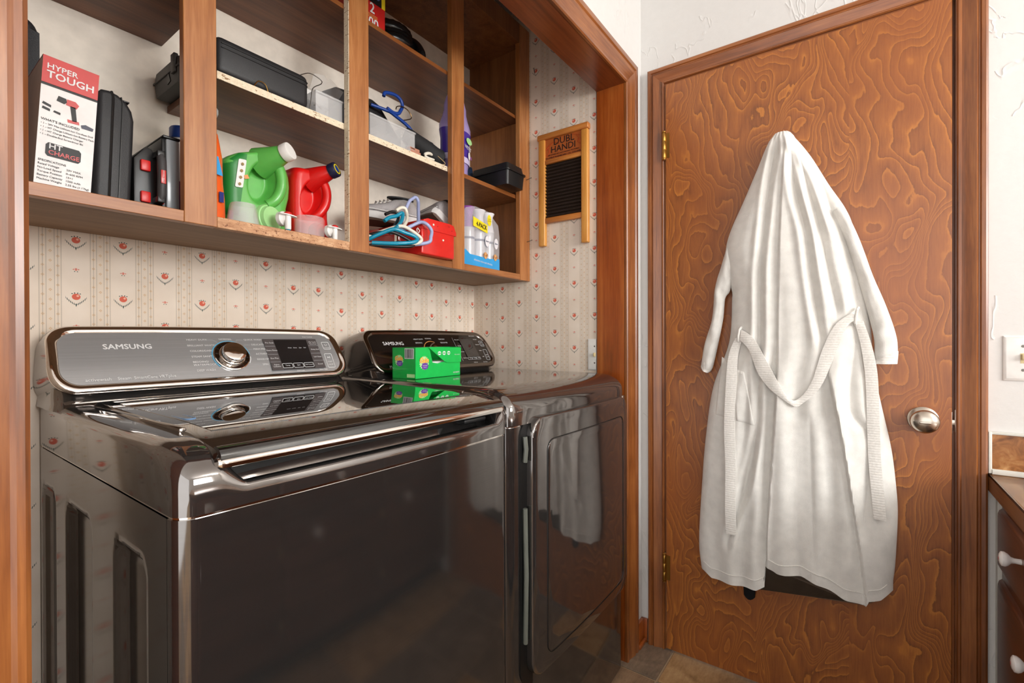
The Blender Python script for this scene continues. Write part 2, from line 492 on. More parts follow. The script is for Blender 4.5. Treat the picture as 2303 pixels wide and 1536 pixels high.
def lettering(body, size, o, u, v, mat, parent, align='LEFT', bold=0.0, sx=1.0, name='lettering', lift=.0006, local=False, shear=0.0):
    """printed words lying in the plane (o; u right, v up)"""
    cu_ = bpy.data.curves.new('tmp_text', 'FONT'); cu_.body = body; cu_.size = size
    cu_.align_x = align; cu_.align_y = 'CENTER'; cu_.resolution_u = 2; cu_.shear = shear
    t = bpy.data.objects.new('tmp_text', cu_)
    me = bpy.data.meshes.new_from_object(t)
    bpy.data.objects.remove(t); bpy.data.curves.remove(cu_)
    u = Vector(u).normalized(); v = Vector(v).normalized(); nrm = u.cross(v)
    o = Vector(o)+nrm*lift
    m = Matrix(((u.x*sx, v.x, nrm.x, o.x), (u.y*sx, v.y, nrm.y, o.y), (u.z*sx, v.z, nrm.z, o.z), (0, 0, 0, 1)))
    me.transform(m)
    if not local: me.transform(WM[parent].inverted())
    if bold > 0:      # heavier strokes: a few copies nudged within the same mesh
        bmx = bmesh.new(); k = bold*size*.8
        base = [me.copy() for _ in range(5)]
        for q, (a_, b_2, n_) in zip(base, ((0, 0, 0), (k, 0, 1), (-k, 0, 2), (0, k, 3), (0, -k, 4))):
            dv = u*a_+v*b_2+nrm*(.00008*n_)
            q.transform(Matrix.Translation(dv if local else WM[parent].inverted().to_3x3() @ dv)); bmx.from_mesh(q); bpy.data.meshes.remove(q)
        me.clear_geometry(); bmx.to_mesh(me); bmx.free()
    me.name = name; me.materials.clear(); me.materials.append(mat)
    ob = bpy.data.objects.new(name, me); link(ob, parent); WM[ob] = WM[parent]
    return ob
def patch(poly, o, u, v, mat, parent, name, lift=.0005, local=False, th=.0003):
    """thin printed or stuck-on patch in a plane"""
    u = Vector(u).normalized(); v = Vector(v).normalized(); nrm = u.cross(v)
    g = G().prism(poly, Vector(o)+nrm*lift, u, v, nrm*th)
    return obj(name, g, mat, parent, local=local, smooth=0)
def rrect(x0, x1, y0, y1, r, n=5):
    pts = []
    for cx, cy, a in ((x1-r, y1-r, 0), (x0+r, y1-r, 90), (x0+r, y0+r, 180), (x1-r, y0+r, 270)):
        for i in range(n+1):
            t = rad(a+90*i/n); pts.append((cx+r*math.cos(t), cy+r*math.sin(t)))
    return pts
def ellipse(cx, cy, a, b, n=24): return [(cx+a*math.cos(2*PI*i/n), cy+b*math.sin(2*PI*i/n)) for i in range(n)]
def smooth01(t): t = max(0.0, min(1.0, t)); return t*t*(3-2*t)
def interp(tab, x):
    """piecewise-linear lookup, tab sorted by first entry"""
    if x <= tab[0][0]: return tab[0][1]
    for (a, b), (c, d) in zip(tab, tab[1:]):
        if x <= c: return b+(d-b)*(x-a)/(c-a) if c > a else d
    return tab[-1][1]
def catmull(pts, m=6, closed=False):
    pts = [Vector(p) for p in pts]; out = []; n = len(pts)
    for i in range(n if closed else n-1):
        p0 = pts[(i-1) % n] if closed or i > 0 else pts[0]
        p1 = pts[i]; p2 = pts[(i+1) % n]; p3 = pts[(i+2) % n] if closed or i+2 < n else pts[-1]
        for k in range(m):
            t = k/m
            out.append(.5*((2*p1)+(p2-p0)*t+(2*p0-5*p1+4*p2-p3)*t*t+(3*p1-p0-3*p2+p3)*t**3))
    if not closed: out.append(pts[-1])
    return out

# ------------------------------------------------------------------ the setting
XW, YW = 1.725, 0.659          # wall with the door, wall with the alcove
XR, YB = 1.575, 1.350          # alcove right and back wall
XL = .085                      # alcove left wall
ZC = 2.44
g = G().box(-1.9, 1.84, -2.7, 1.45, -.05, -.004); floor = struct('floor', g, M_GROUT)
random.seed(4)
tile_me = {}
pitch = .305
i0 = 0
for a in range(-11, 2):
    for b in range(-10, 2):
        x0 = 1.54+pitch*a; y0 = .54+pitch*b
        x1 = min(x0+pitch, 1.80); y1 = min(y0+pitch, 1.36)
        if x0 < -1.85 or y0 < -2.66 or x1-x0 < .02: continue
        if x0 < -.75 and y0 < -1.2: continue
        key = (round(x1-x0, 3), round(y1-y0, 3), random.choice((0, 1, 2)))
        if a == 0 and b == 0: key = key[:2]+(1,)
        if a == 0 and b == -1: key = key[:2]+(0,)
        if a == -1 and b == 0: key = key[:2]+(2,)
        gr = .0035
        if key not in tile_me:
            t = obj('tile', G().box(gr, key[0]-gr, gr, key[1]-gr, -.008, .0, .0015, 1), M_TILE[key[2]], floor, local=True, smooth=0)
            tile_me[key] = t.data
        else:
            t = bpy.data.objects.new('tile', tile_me[key]); link(t, floor)
        t.location = (x0, y0, 0)
struct('ceiling', G().box(-1.9, 1.84, -2.7, 1.45, ZC, ZC+.05), M_CEIL)
g = G().box(-1.9, .08, YW, YW+.11, 0, ZC).box(1.585, XW+.005, YW, YW+.11, 0, ZC).box(.08, 1.585, YW, YW+.11, 2.03, ZC)
struct('wall_left', g, M_PLASTER)
g = G().box(XW, 1.84, -2.7, -.225, 0, ZC).box(XW, 1.84, .585, YW, 0, ZC).box(XW, 1.84, -.225, .585, 2.055, ZC)
struct('wall_far', g, M_PLASTER)
struct('wall_back', G().box(XL-.02, XR+.02, YB, YB+.05, 0, ZC), M_PAPERX)
struct('wall_alcove_right', G().box(XR, XR+.1, YW+.11, YB, 0, ZC), M_PAPERY)
struct('wall_alcove_left', G().box(XL-.1, XL, YW+.11, YB, 0, ZC), M_PAPERY)
# wall across the room with a window
g = G().box(-1.9, -.3, -2.7, -2.6, 0, ZC).box(1.2, XW, -2.7, -2.6, 0, ZC).box(-.3, 1.2, -2.7, -2.6, 0, 1.25).box(-.3, 1.2, -2.7, -2.6, 2.15, ZC)
struct('wall_right', g, M_PLASTER)
wn = struct('window_1', G().box(-.3, 1.2, -2.68, -2.66, 1.25, 1.29).box(-.3, 1.2, -2.68, -2.66, 2.11, 2.15).box(-.3, -.26, -2.68, -2.66, 1.29, 2.11).box(1.16, 1.2, -2.68, -2.66, 1.29, 2.11).box(.43, .47, -2.68, -2.66, 1.29, 2.11), M_PAINT)
for a, b in ((-.26, .43), (.47, 1.16)):
    obj('pane', G().box(a, b, -2.673, -2.668, 1.29, 2.11), clear('window_glass', (255, 255, 255), .1, .02), wn)

# casing profile (width, thickness)
CAS = [(0, 0), (0, .009), (.004, .012), (.010, .012), (.014, .009), (.017, .0095), (.030, .0115), (.046, .0155), (.056, .0175), (.062, .0135), (.066, .0135), (.070, .018), (.082, .0185), (.088, .0165), (.090, .013), (.090, 0)]
def casing(name, leg, inner, z0, ztop, plane, out, axis, nrm, mat, parent, scale=1.0, side_b=None):
    """leg 'v': vertical piece, inner edge coordinate; 'h': head between inner and side_b"""
    R0, R1 = [], []
    for wv, t in CAS:
        wv *= scale
        if leg == 'v':
            c = inner+out*wv; d = plane+nrm*t
            a = (c, d, z0) if axis == 'x' else (d, c, z0)
            b = (c, d, ztop+wv) if axis == 'x' else (d, c, ztop+wv)
        else:
            c0 = inner-wv; c1 = side_b+wv; d = plane+nrm*t; z = ztop+wv
            a = (c0, d, z) if axis == 'x' else (d, c0, z)
            b = (c1, d, z) if axis == 'x' else (d, c1, z)
        R0.append(a); R1.append(b)
    return obj(name, G().loft([R0, R1]), mat, parent, smooth=30)
t1 = sempty('trim_1', (1.56, .65, 0))
casing('casing', 'v', 1.566, 0, 2.006, YW, 1, 'x', -1, M_TRIM, t1)
casing('casing', 'v', .099, 0, 2.006, YW, -1, 'x', -1, M_TRIM, t1)
casing('head_casing', 'h', .099, 0, 2.006, YW, 0, 'x', -1, M_TRIMX, t1, side_b=1.566)
obj('jamb', G().box(1.566, 1.590, YW-.001, .762, 0, 2.03), M_JAMB, t1)
obj('jamb', G().box(.079, .099, YW-.001, .762, 0, 2.03), M_JAMB, t1)
obj('head_jamb', G().box(.099, 1.566, YW-.001, .762, 2.006, 2.03), M_SOFF, t1)
t2 = sempty('trim_2', (XW, .2, 0))
casing('casing', 'v', .570, 0, 2.040, XW, 1, 'y', -1, M_TRIM, t2, .66)
casing('casing', 'v', -.208, 0, 2.040, XW, -1, 'y', -1, M_TRIM, t2, .66)
casing('head_casing', 'h', -.208, 0, 2.040, XW, 0, 'y', -1, M_TRIMY, t2, .66, side_b=.570)
obj('jamb', G().box(XW-.004, 1.84, .566, .585, 0, 2.055), M_TRIM, t2)
obj('jamb', G().box(XW-.004, 1.84, -.225, -.206, 0, 2.055), M_TRIM, t2)
obj('head_jamb', G().box(XW-.004, 1.84, -.206, .566, 2.036, 2.055), M_TRIMY, t2)
obj('door_stop', G().box(1.752, 1.79, -.206, -.192, 0, 2.036), M_TRIM, t2)
obj('strike_plate', G().box(1.722, 1.75, -.2075, -.205, .87, .93, .0006), M_NICKEL, t2)
b1 = struct('baseboard_left', G().box(1.655, XW-.005, YW-.012, YW, 0, .085, .002), M_JAMB)
obj('base_shoe', G().box(1.655, XW-.005, YW-.022, YW-.012, 0, .016, .003), M_JAMB, b1)
struct('baseboard_far', G().box(XW-.012, XW, .634, YW, 0, .085, .002), M_JAMB)

# door leaf
d1 = sempty('door_1', (1.712, .18, .006))
obj('door_slab', G().box(1.712, 1.747, -.198, .563, .008, 2.032, .0012, 1), M_DOOR, d1)
kb = (1.712, -.139, .900)
kn = obj('door_knob', G().lathe([(.030, 0), (.0335, .002), (.034, .006), (.030, .010), (.014, .013), (.0125, .030), (.017, .034), (.0255, .038), (.0300, .045), (.0310, .052), (.0285, .060), (.020, .066), (.008, .069), (.001, .0695)], kb, (-1, 0, 0), 40, 1.0, 1.0), M_NICKEL, d1)
obj('turn_button', G().box(1.641, 1.646, -.151, -.127, .896, .902, .0015), M_NICKEL, kn)
obj('latch_bolt', G().box(1.724, 1.738, -.2105, -.196, .888, .902, .001), M_NICKEL, d1)
obj('latch_plate', G().box(1.7165, 1.7425, -.1992, -.1975, .866, .924, .0005), M_NICKEL, d1)
for zc in (1.813, .300):
    h = obj('hinge', G().lathe([(.0055, -.045), (.0062, -.044), (.0062, -.016), (.0058, -.0155), (.0062, -.015), (.0062, .015), (.0058, .0155), (.0062, .016), (.0062, .044), (.0055, .045)], (1.706, .567, zc), (0, 0, 1), 14), M_BRASS, d1)
    obj('hinge_pin', G().lathe([(.003, -.052), (.0068, -.050), (.0068, -.046), (.003, -.0455), (.003, .0455), (.0068, .046), (.0068, .050), (.003, .053)], (1.706, .567, zc), (0, 0, 1), 12), M_BRASS, h)
    obj('hinge_leaf', G().box(1.709, 1.712, .548, .566, zc-.044, zc+.044), M_BRASS, h)

# ceiling lamp in the middle of the room
t = thing('ceiling_lamp', 'round opal glass ceiling lamp with a brass rim', 'lamp', (1.15, -1.8, ZC))
obj('canopy', G().lathe([(.05, -.05), (.085, -.03), (.09, -.002)], (1.15, -1.8, ZC), (0, 0, 1), 28), M_BRASS, t)
obj('glass_globe', G().lathe([(.005, -.225), (.05, -.215), (.083, -.185), (.095, -.14), (.086, -.10), (.065, -.065), (.05, -.045)], (1.15, -1.8, ZC), (0, 0, 1), 28), M_LAMP, t)
# ------------------------------------------------------------------ open wall cabinet
YF = 1.057
cab = thing('open_wall_cabinet', 'open-fronted stained wooden wall cabinet with loose shelves above the laundry machines', 'cabinet', (.83, YB, 1.35))
for a, b in ((.0865, .100), (.375, .434), (.747, .807), (1.128, 1.187), (1.506, 1.5735)):
    obj('stile', G().box(a, b, YF, YF+.020, 1.350, 2.335, .0012, 1), M_FACE, cab)
for a, b, m in ((.100, .375, M_FACEX), (.434, .747, M_WRAIL), (.807, 1.128, M_FACEX), (1.187, 1.506, M_FACEX)):
    obj('bottom_rail', G().box(a, b, YF+.0004, YF+.020, 1.350, 1.372, .001, 1), m, cab)
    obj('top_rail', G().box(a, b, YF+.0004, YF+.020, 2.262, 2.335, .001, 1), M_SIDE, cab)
# bare worn inner edge of one stile
obj('worn_edge', G().box(.7455, .7475, YF+.0015, YF+.0205, 1.372, 2.262), M_WORN, cab)
obj('bottom_board', G().box(.0865, 1.5735, YF+.020, YB-.001, 1.352, 1.3705), M_UNDER, cab)
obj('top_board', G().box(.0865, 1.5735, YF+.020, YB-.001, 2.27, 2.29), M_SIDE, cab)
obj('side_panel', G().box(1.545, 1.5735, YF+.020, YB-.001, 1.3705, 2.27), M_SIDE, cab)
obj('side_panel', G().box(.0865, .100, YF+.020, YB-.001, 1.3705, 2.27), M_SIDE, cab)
obj('back_panel', G().box(.100, 1.545, YB-.006, YB-.001, 1.3705, 2.27), M_CREAM, cab)
# shelves
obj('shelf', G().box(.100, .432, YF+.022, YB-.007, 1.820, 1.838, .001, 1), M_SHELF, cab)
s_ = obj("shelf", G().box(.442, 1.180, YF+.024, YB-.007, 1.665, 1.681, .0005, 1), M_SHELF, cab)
obj('worn_front_edge', G().box(.444, 1.180, YF+.0225, YF+.0242, 1.665, 1.681), M_WORN, s_)
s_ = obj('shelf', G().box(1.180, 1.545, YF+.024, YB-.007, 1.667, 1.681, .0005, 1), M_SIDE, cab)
obj('front_edge', G().box(1.180, 1.545, YF+.0225, YF+.0242, 1.667, 1.681), M_TRIMX, s_)
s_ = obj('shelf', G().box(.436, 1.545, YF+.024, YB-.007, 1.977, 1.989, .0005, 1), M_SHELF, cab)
obj('front_edge', G().box(.436, 1.545, YF+.0225, YF+.0242, 1.977, 1.989), M_TRIMX, s_)

# ------------------------------------------------------------------ laundry machines
def cap_mesh(x0, x1, yf, yb, zs, zd, dip=None, zmid=None):
    """pressed top cap: rolled front edge, flat deck; dip=(xa,xb) scoops the front under the lid"""
    r = .022
    def hump():
        P = [(yf, zs), (yf, zs+.012), (yf, zs+.022), (yf+.0005, zs+.032)]
        for i in range(1, 9):
            t = rad(90*i/8)
            P.append((yf+.085*(1-math.cos(t)), zs+.034+(zd-zs-.034)*math.sin(t)))
        for i in range(1, 6): P.append((yf+.085+.055*i/5, zd+.001*i/5))
        y0 = yf+.14
        for i in range(1, 11): P.append((y0+(yb-y0)*i/10, zd+.001+.004*i/10))
        return P
    def scoop():
        P = [(yf, zs), (yf, zs+.012), (yf, zs+.018), (yf+.0008, zs+.0225)]
        for i in range(1, 9):
            t = rad(90*i/8)
            P.append((yf+.001+.007*(1-math.cos(t)), zs+.0225+.005*math.sin(t)))
        for a, b in ((.016, .024), (.040, .012), (.058, .012), (.066, .030), (.072, .066)): P.append((yf+a, zs+b))
        y0 = yf+.085
        for i in range(1, 11): P.append((y0+(yb-y0)*i/10, zd-.008+.006*i/10))
        return P
    H_, S_ = hump(), scoop() if dip else None
    xs = [x0+r*(1-math.cos(rad(90*i/8))) for i in range(9)]
    if dip:
        a, b = dip
        xs += [x0+r+(a-x0-r)*k/3 for k in range(1, 3)]+[a+.038*k/12 for k in range(13)]+[a+.038+(b-a-.076)*k/6 for k in range(1, 6)]+[b-.038+.038*k/12 for k in range(13)]+[b+(x1-r-b)*k/3 for k in range(1, 3)]
    else:
        xs += [x0+r+(x1-x0-2*r)*k/12 for k in range(1, 12)]
    xs += [x1-r*(1-math.cos(rad(90*i/8))) for i in range(8, -1, -1)]
    g = G(); rings = []
    for x in xs:
        e = min(x-x0, x1-x); d = r-math.sqrt(max(0, r*r-max(0, r-e)**2))
        wgt = 0
        if dip: wgt = smooth01((x-dip[0])/.038)*smooth01((dip[1]-x)/.038)
        row = []
        for k, (y, z) in enumerate(H_):
            if wgt > 0:
                ys, zz = S_[k]; y = y+(ys-y)*wgt; z = z+(zz-z)*wgt
            hfrac = max(0, min(1, (z-zs-.02)/.05))
            yy = y+d*max(0, 1-(y-yf)/.15)-.010*(1-((2*x-x0-x1)/(x1-x0))**2)*max(0, 1-(y-yf)/.12)
            row.append((x, yy, max(zs, z-d*.8*hfrac)))
        rings.append(row)
    g.loft(rings, closed=False)
    # straight sides below the rolled edge
    for row, fl in ((rings[0], 0), (rings[-1], 1)):
        g.loft([[(p[0], p[1], zs) for p in row], row], closed=False)
    # closed back and underside
    bk = [r_[-1] for r_ in rings]
    g.loft([[(p[0], p[1], zs) for p in bk], bk], closed=False)
    bmesh.ops.remove_doubles(g.bm, verts=g.bm.verts, dist=.00005)
    return g
def body_mesh(x0, x1, yf, yb, z0, z1, r, inset_left=0.0, bow=.010):
    poly = []
    n = 8
    for i in range(n+1):
        t = rad(180+90*i/n); poly.append((x0+r+r*math.cos(t), yf+r+r*math.sin(t)))
    for i in range(1, 16):
        s = i/16; poly.append((x0+r+(x1-x0-2*r)*s, yf-bow*(1-(2*s-1)**2)))
    for i in range(n+1):
        t = rad(270+90*i/n); poly.append((x1-r+r*math.cos(t), yf+r+r*math.sin(t)))
    poly += [(x1, yb), (x0+inset_left, yb)]
    if inset_left: poly += [(x0+inset_left, yf+r+.004), (x0, yf+r+.004)]
    g = G().loft([[(a, b, z0) for a, b in poly], [(a, b, z1) for a, b in poly]])
    return g
def face_pt(C, b):
    """point and tilt on the bowed control face, b from 0 bottom to 1 top"""
    n = 40; y, z = C['y0'], C['z0']
    for i in range(n):
        f = C['f0']+(C['f1']-C['f0'])*(i+.5)/n*b
        y += C['h']*b/n*math.sin(f); z += C['h']*b/n*math.cos(f)
    return y, z, C['f0']+(C['f1']-C['f0'])*b
def on_face(C, x, b, lift=0.0):
    y, z, f = face_pt(C, b)
    return Vector((x, y-lift*math.cos(f), z+lift*math.sin(f)))
def face_axes(C, b):
    f = face_pt(C, b)[2]; return (1, 0, 0), (0, math.sin(f), math.cos(f))
def console_outline(C, inset, n=10):
    """rounded outline, wider in the middle, gently arched top edge; returns (x, b)"""
    x0, x1 = C['x0']+inset, C['x1']-inset; ib = inset/C['h']
    r = max(.008, .040-inset*.6); rb = r/C['h']*1.05
    pts = []
    for cx, cb, a in ((x1-r, 1-ib-rb, 0), (x0+r, 1-ib-rb, 90), (x0+r, ib+rb, 180), (x1-r, ib+rb, 270)):
        for i in range(n+1):
            t = rad(a+90*i/n); pts.append((cx+r*math.cos(t), cb+rb*math.sin(t)))
        # straight run to the next corner gets extra points
        if a == 90: pts += [(x0, cb+(ib+rb-cb)*k/5) for k in range(1, 5)]
        if a == 0: pts += [(x1-r+(x0+r-x1+r)*k/12, 1-ib) for k in range(1, 12)]
        if a == 180: pts += [(x0+r+(x1-r-x0-r)*k/12, ib) for k in range(1, 12)]
        if a == 270: pts += [(x1, ib+rb+(1-ib-rb-ib-rb)*k/5) for k in range(1, 5)]
    out = []
    xm, hw = (C['x0']+C['x1'])/2, (C['x1']-C['x0'])/2
    for x, b in pts:
        s = (x-xm)/hw
        taper = 1-.030*max(0, b-.35)-.02*max(0, .35-b)
        arch = 1+.045*(1-s*s)*b
        out.append((xm+(x-xm)*taper, b*arch))
    return out
def console(C, root, fascia_mat, rim_mat, yb, house_mat):
    o0 = console_outline(C, 0.0); o1 = console_outline(C, .004); o2 = console_outline(C, .017); o3 = console_outline(C, .019)
    front = [on_face(C, x, b, .000) for x, b in o0]
    # housing: from the face back to the wall, with a foot flaring to the deck
    back = [Vector((x, yb, z)) for (x, y, z) in [tuple(p) for p in front]]
    mid = [Vector((p.x, min(yb, p.y+.02), p.z)) for p in front]
    zmn = min(p.z for p in front); zmx = max(p.z for p in front)
    for p in back: p.z = .985+(p.z-zmn)/(zmx-zmn)*(C['z0']+C['h']*.78-.985)
    g = G().loft([back, mid, front])
    hz = obj('console_housing', g, house_mat, root, smooth=50)
    # neck below the face standing on the deck
    y0 = C['y0']
    rg = []
    for dz, dy, dx in ((.012, .020, .010), (-.004, .012, .008), (-.016, -.002, .006), (-.030, -.018, .004)):
        xa, xb = C['x0']+dx, C['x1']-dx
        ring = []
        for k in range(7):
            t = rad(180+90*k/6); ring.append((xa+.03+.03*math.cos(t), y0+dy+.03+.03*math.sin(t), C['z0']+dz))
        for k in range(7):
            t = rad(270+90*k/6); ring.append((xb-.03+.03*math.cos(t), y0+dy+.03+.03*math.sin(t), C['z0']+dz))
        ring += [(xb, yb, C['z0']+dz), (xa, yb, C['z0']+dz)]
        rg.append(ring)
    obj('console_neck', G().loft(list(reversed(rg))), M_STEELP, root, smooth=60)
    # rim: rounded chrome band
    L = lambda o, l: [on_face(C, x, b, l) for x, b in o]
    om = console_outline(C, .010)
    g = G().loft([L(o0, -.002), L(o0, .003), L(o1, .006), L(om, .0055), L(o2, .002), L(o3, -.003)], True, False, False)
    obj('bezel', g, rim_mat, root, smooth=60)
    # fascia: concentric rings follow the bow of the face
    rings = []
    xm = (C['x0']+C['x1'])/2
    for s in (1.0, .9, .75, .55, .3, .08):
        rings.append([on_face(C, xm+(x-xm)*(1-(1-s)), .5+(b-.5)*s, .0005) for x, b in o2])
    return obj('control_fascia', G().loft(rings, True, False, True), fascia_mat, root, smooth=60)

CW = dict(x0=.209, x1=.846, y0=1.205, z0=1.018, h=.158, f0=rad(22), f1=rad(48))
CD = dict(x0=.895, x1=1.474, y0=1.145, z0=1.018, h=.158, f0=rad(22), f1=rad(48))
YM = .641
# ---- washer
wa = thing('washing_machine', 'black stainless top-loading washing machine with a smoked glass lid and silver dial', 'washing machine', (.543, .98, 0))
obj('cabinet_body', body_mesh(.218, .868, YM, 1.335, .012, .906, .026, .016), M_STEEL, wa, smooth=30)
obj('foot_skirt', G().box(.24, .845, YM+.02, 1.32, 0, .014), M_RUBBER, wa)
obj('seam_gasket', body_mesh(.2195, .8665, YM+.0015, 1.333, .9055, .9105, .025), M_CHROME, wa, smooth=30)
# pressed side sheet with three upright recesses
def side_pt(u, v):
    y = .672+(1.335-.672)*u; z = .012+(.906-.012)*v
    d = 0
    for a, b in ((.742, .868), (.985, 1.140), (1.215, 1.320)):
        ey = min(y-a, b-y); ez = min(z-.10, .838-z)
        rr = .03
        if ey < rr and ez < rr: e = rr-math.hypot(rr-ey, rr-ez)
        else: e = min(ey, ez)
        d = max(d, smooth01(e/.014)*.013)
    return (.218+d, y, z)
obj('side_sheet', G().grid(side_pt, 96, 90), M_STEELS, wa, smooth=60, recalc=False)
cap = obj('top_cap', cap_mesh(.218, .868, YM, 1.335, .910, .992, dip=(.262, .856)), M_STEELP, wa, smooth=50)
obj('handle_recess', G().box(.296, .826, YM+.012, YM+.066, .9225, .9255).box(.292, .830, YM+.061, YM+.068, .924, .978), M_VOID, cap)  # black liner: dark plastic and the recess's shade put into one colour
# lid
def lid_pt(s):      # profile along depth, s 0 front..1 back
    return interp([(0, .981), (.03, .9845), (.16, .9945), (.3, .9985), (1, 1.006)], s)
LX0, LX1, LY0, LY1 = .262, .852, .650, 1.165
lid = None
rings = []
for s in [0, .012, .03, .08, .16, .3, .5, .75, .97, 1.0]:
    y = LY0+(LY1-LY0)*s; z = lid_pt(s)
    dip_ = .004 if s in (0, 1.0) else 0
    rings.append([(LX0, y, z-.016), (LX0, y, z-.006-dip_), (LX0+.004, y, z-.001-dip_), (LX0+.012, y, z-dip_), (LX1-.012, y, z-dip_), (LX1-.004, y, z-.001-dip_), (LX1, y, z-.006-dip_), (LX1, y, z-.016)])
lid = obj('lid', G().loft(rings), M_GLOSS, wa, smooth=40)
rings = []
for s in [.155, .3, .5, .75, .955]:
    y = LY0+(LY1-LY0)*s; z = lid_pt(s)+.0008
    xa, xb = LX0+.030-.012*s, LX1-.030+.012*s
    rings.append([(xa, y, z-.003), (xa, y, z), (xb, y, z), (xb, y, z-.003)])
obj('lid_glass', G().loft(rings), M_GLASS, lid, smooth=30)
prof = [(.001, .9735), (-.006, .973), (-.0100, .9705), (-.0115, .966), (-.010, .9605), (-.003, .958), (.006, .9590), (.010, .964), (.010, .972)]
rings = []
for x, e in ((LX0+.002, .004), (LX0+.006, .0005), (LX0+.012, 0), (.56, 0), (LX1-.012, 0), (LX1-.006, .0005), (LX1-.002, .004)):
    rings.append([(x, LY0+a+e, .970+(z-.970)*(1-e*60)) for a, z in prof])
obj('chrome_handle_strip', G().loft(rings), M_CHROME, lid, smooth=40)
rings = []
for x in (LX0+.004, LX1-.004):
    rings.append([(x, LY0+a, z) for a, z in ((-.0095, .9715), (-.0085, .9775), (-.004, .983), (.004, .9865), (.010, .985), (.010, .9715))])
obj('front_lip', G().loft(rings), M_GLOSS, lid, smooth=50)
for xx in (LX0-.0005, LX1-.0095):
    obj('lid_edge_bar', G().box(xx, xx+.010, .76, 1.155, .984, .9985, .002), M_DKCHROME, lid)
obj('lid_latch', G().box(.742, .812, .662, .700, .944, .953, .003), M_BLACK, wa)
obj('latch_scoop', G().prism(rrect(.725, .825, .928, .956, .010), (0, .708, 0), (1, 0, 0), (0, 0, 1), (0, .006, 0)), M_VOID, wa)
obj('lock_mark', G().tube([(.301+a, .86+b, 1.0003) for a, b in rrect(-.0075, .0075, -.036, .036, .007, 4)], .0007, 6, True), plain('pale_blue_print', (120, 160, 205), .3), lid)
fw = console(CW, wa, M_FASCIA, M_CHROME, 1.345, M_STEELS)
def ctext(C, s, size, x, b, mat, parent, align='LEFT', bold=0.0, sx=1.0):
    u, v = face_axes(C, b)
    return lettering(s, size, on_face(C, x, b, .0012), u, v, mat, parent, align, bold, sx)
def cpatch(C, poly, x, b, mat, parent, name, lift=.0009, th=.0003):
    u, v = face_axes(C, b); return patch(poly, on_face(C, x, b, 0), u, v, mat, parent, name, lift, False, th)
ctext(CW, 'SAMSUNG', .0185, .297, .645, M_WHITEPR, fw, bold=.035, sx=1.0)
for s, x in (('activewash', .261), ('Steam', .311), ('SmartCare', .338)): ctext(CW, s, .0094, x, .165, M_WHITEPR, fw)
ctext(CW, 'VRTplus', .0094, .3815, .165, M_WHITEPR, fw, bold=.006)
left = [('HEAVY DUTY', .452, .765), ('BRILLIANT WHITES', .450, .655), ('COLORS/DARKS', .452, .555), ('STEAM SANITIZE', .452, .455), ('BEDDING/', .452, .365), ('WATERPROOF', .452, .315), ('DEEP WASH', .456, .225)]
for s, x, b in left: ctext(CW, s, .0072, x, b, M_WHITEPR, fw)
for s, x, b in (('NORMAL', .522, .775), ('QUICK WASH', .580, .765), ('DELICATES', .594, .66), ('PERM PRESS', .595, .57), ('ACTIVEWEAR', .597, .475), ('RINSE+SPIN', .596, .375), ('SPIN', .606, .28)): ctext(CW, s, .0072, x, b, M_WHITEPR, fw)
def leader(C, x0, b0, x1, b1, parent):
    p = [on_face(C, x0+(x1-x0)*k/3, b0+(b1-b0)*k/3, .001) for k in range(4)]
    obj('leader_line', G().tube(p, .0004, 4), M_GREYPR, parent)
for a in ((.487, .765, .508, .765), (.508, .765, .517, .715), (.578, .765, .562, .765), (.562, .765, .560, .715), (.592, .66, .576, .66), (.594, .57, .584, .57), (.604, .28, .584, .28)): leader(CW, *a, fw)
# dial
DC = (.539, .455)
def ring_pts(C, x, b, r, a0, a1, n, lift):
    u, v = face_axes(C, b); o = on_face(C, x, b, lift)
    return [o+Vector(u)*r*math.cos(rad(a0+(a1-a0)*k/n))+Vector(v)*r*math.sin(rad(a0+(a1-a0)*k/n)) for k in range(n+1)]
fn = face_pt(CW, DC[1])[2]; nrm = (0, -math.cos(fn), math.sin(fn))
dl = obj('dial', G().lathe([(.0405, 0), (.0405, .0035), (.0385, .0045), (.0300, .0050), (.0295, .0080), (.0285, .0090), (.0272, .0095), (.0268, .0200), (.0255, .0235), (.0225, .0250), (.0120, .0262), (.001, .0266)], on_face(CW, *DC, 0), nrm, 48), M_CHROME, fw)
obj('dial_ring', G().lathe([(.0385, .0042), (.0385, .0050), (.0305, .0053), (.0300, .0046)], on_face(CW, *DC, 0), nrm, 48, cap=False), M_DKCHROME, dl)
for k in range(14):
    t = -30+k*300/13-60+30
    u, v = face_axes(CW, DC[1]); c = on_face(CW, *DC, .0056); e = Vector(u)*math.cos(rad(t))+Vector(v)*math.sin(rad(t))
    obj('tick', G().tube([c+e*.0315, c+e*.0372], .0006, 4), M_BLACKPR, dl)
obj('blue_arc', G().tube(ring_pts(CW, *DC, .0428, 5, 222, 40, .0009), .0013, 6), M_BLUEPR, fw)
obj('white_arc', G().tube(ring_pts(CW, *DC, .0428, -32, -5, 10, .0009), .0013, 6), M_WHITEPR, fw)
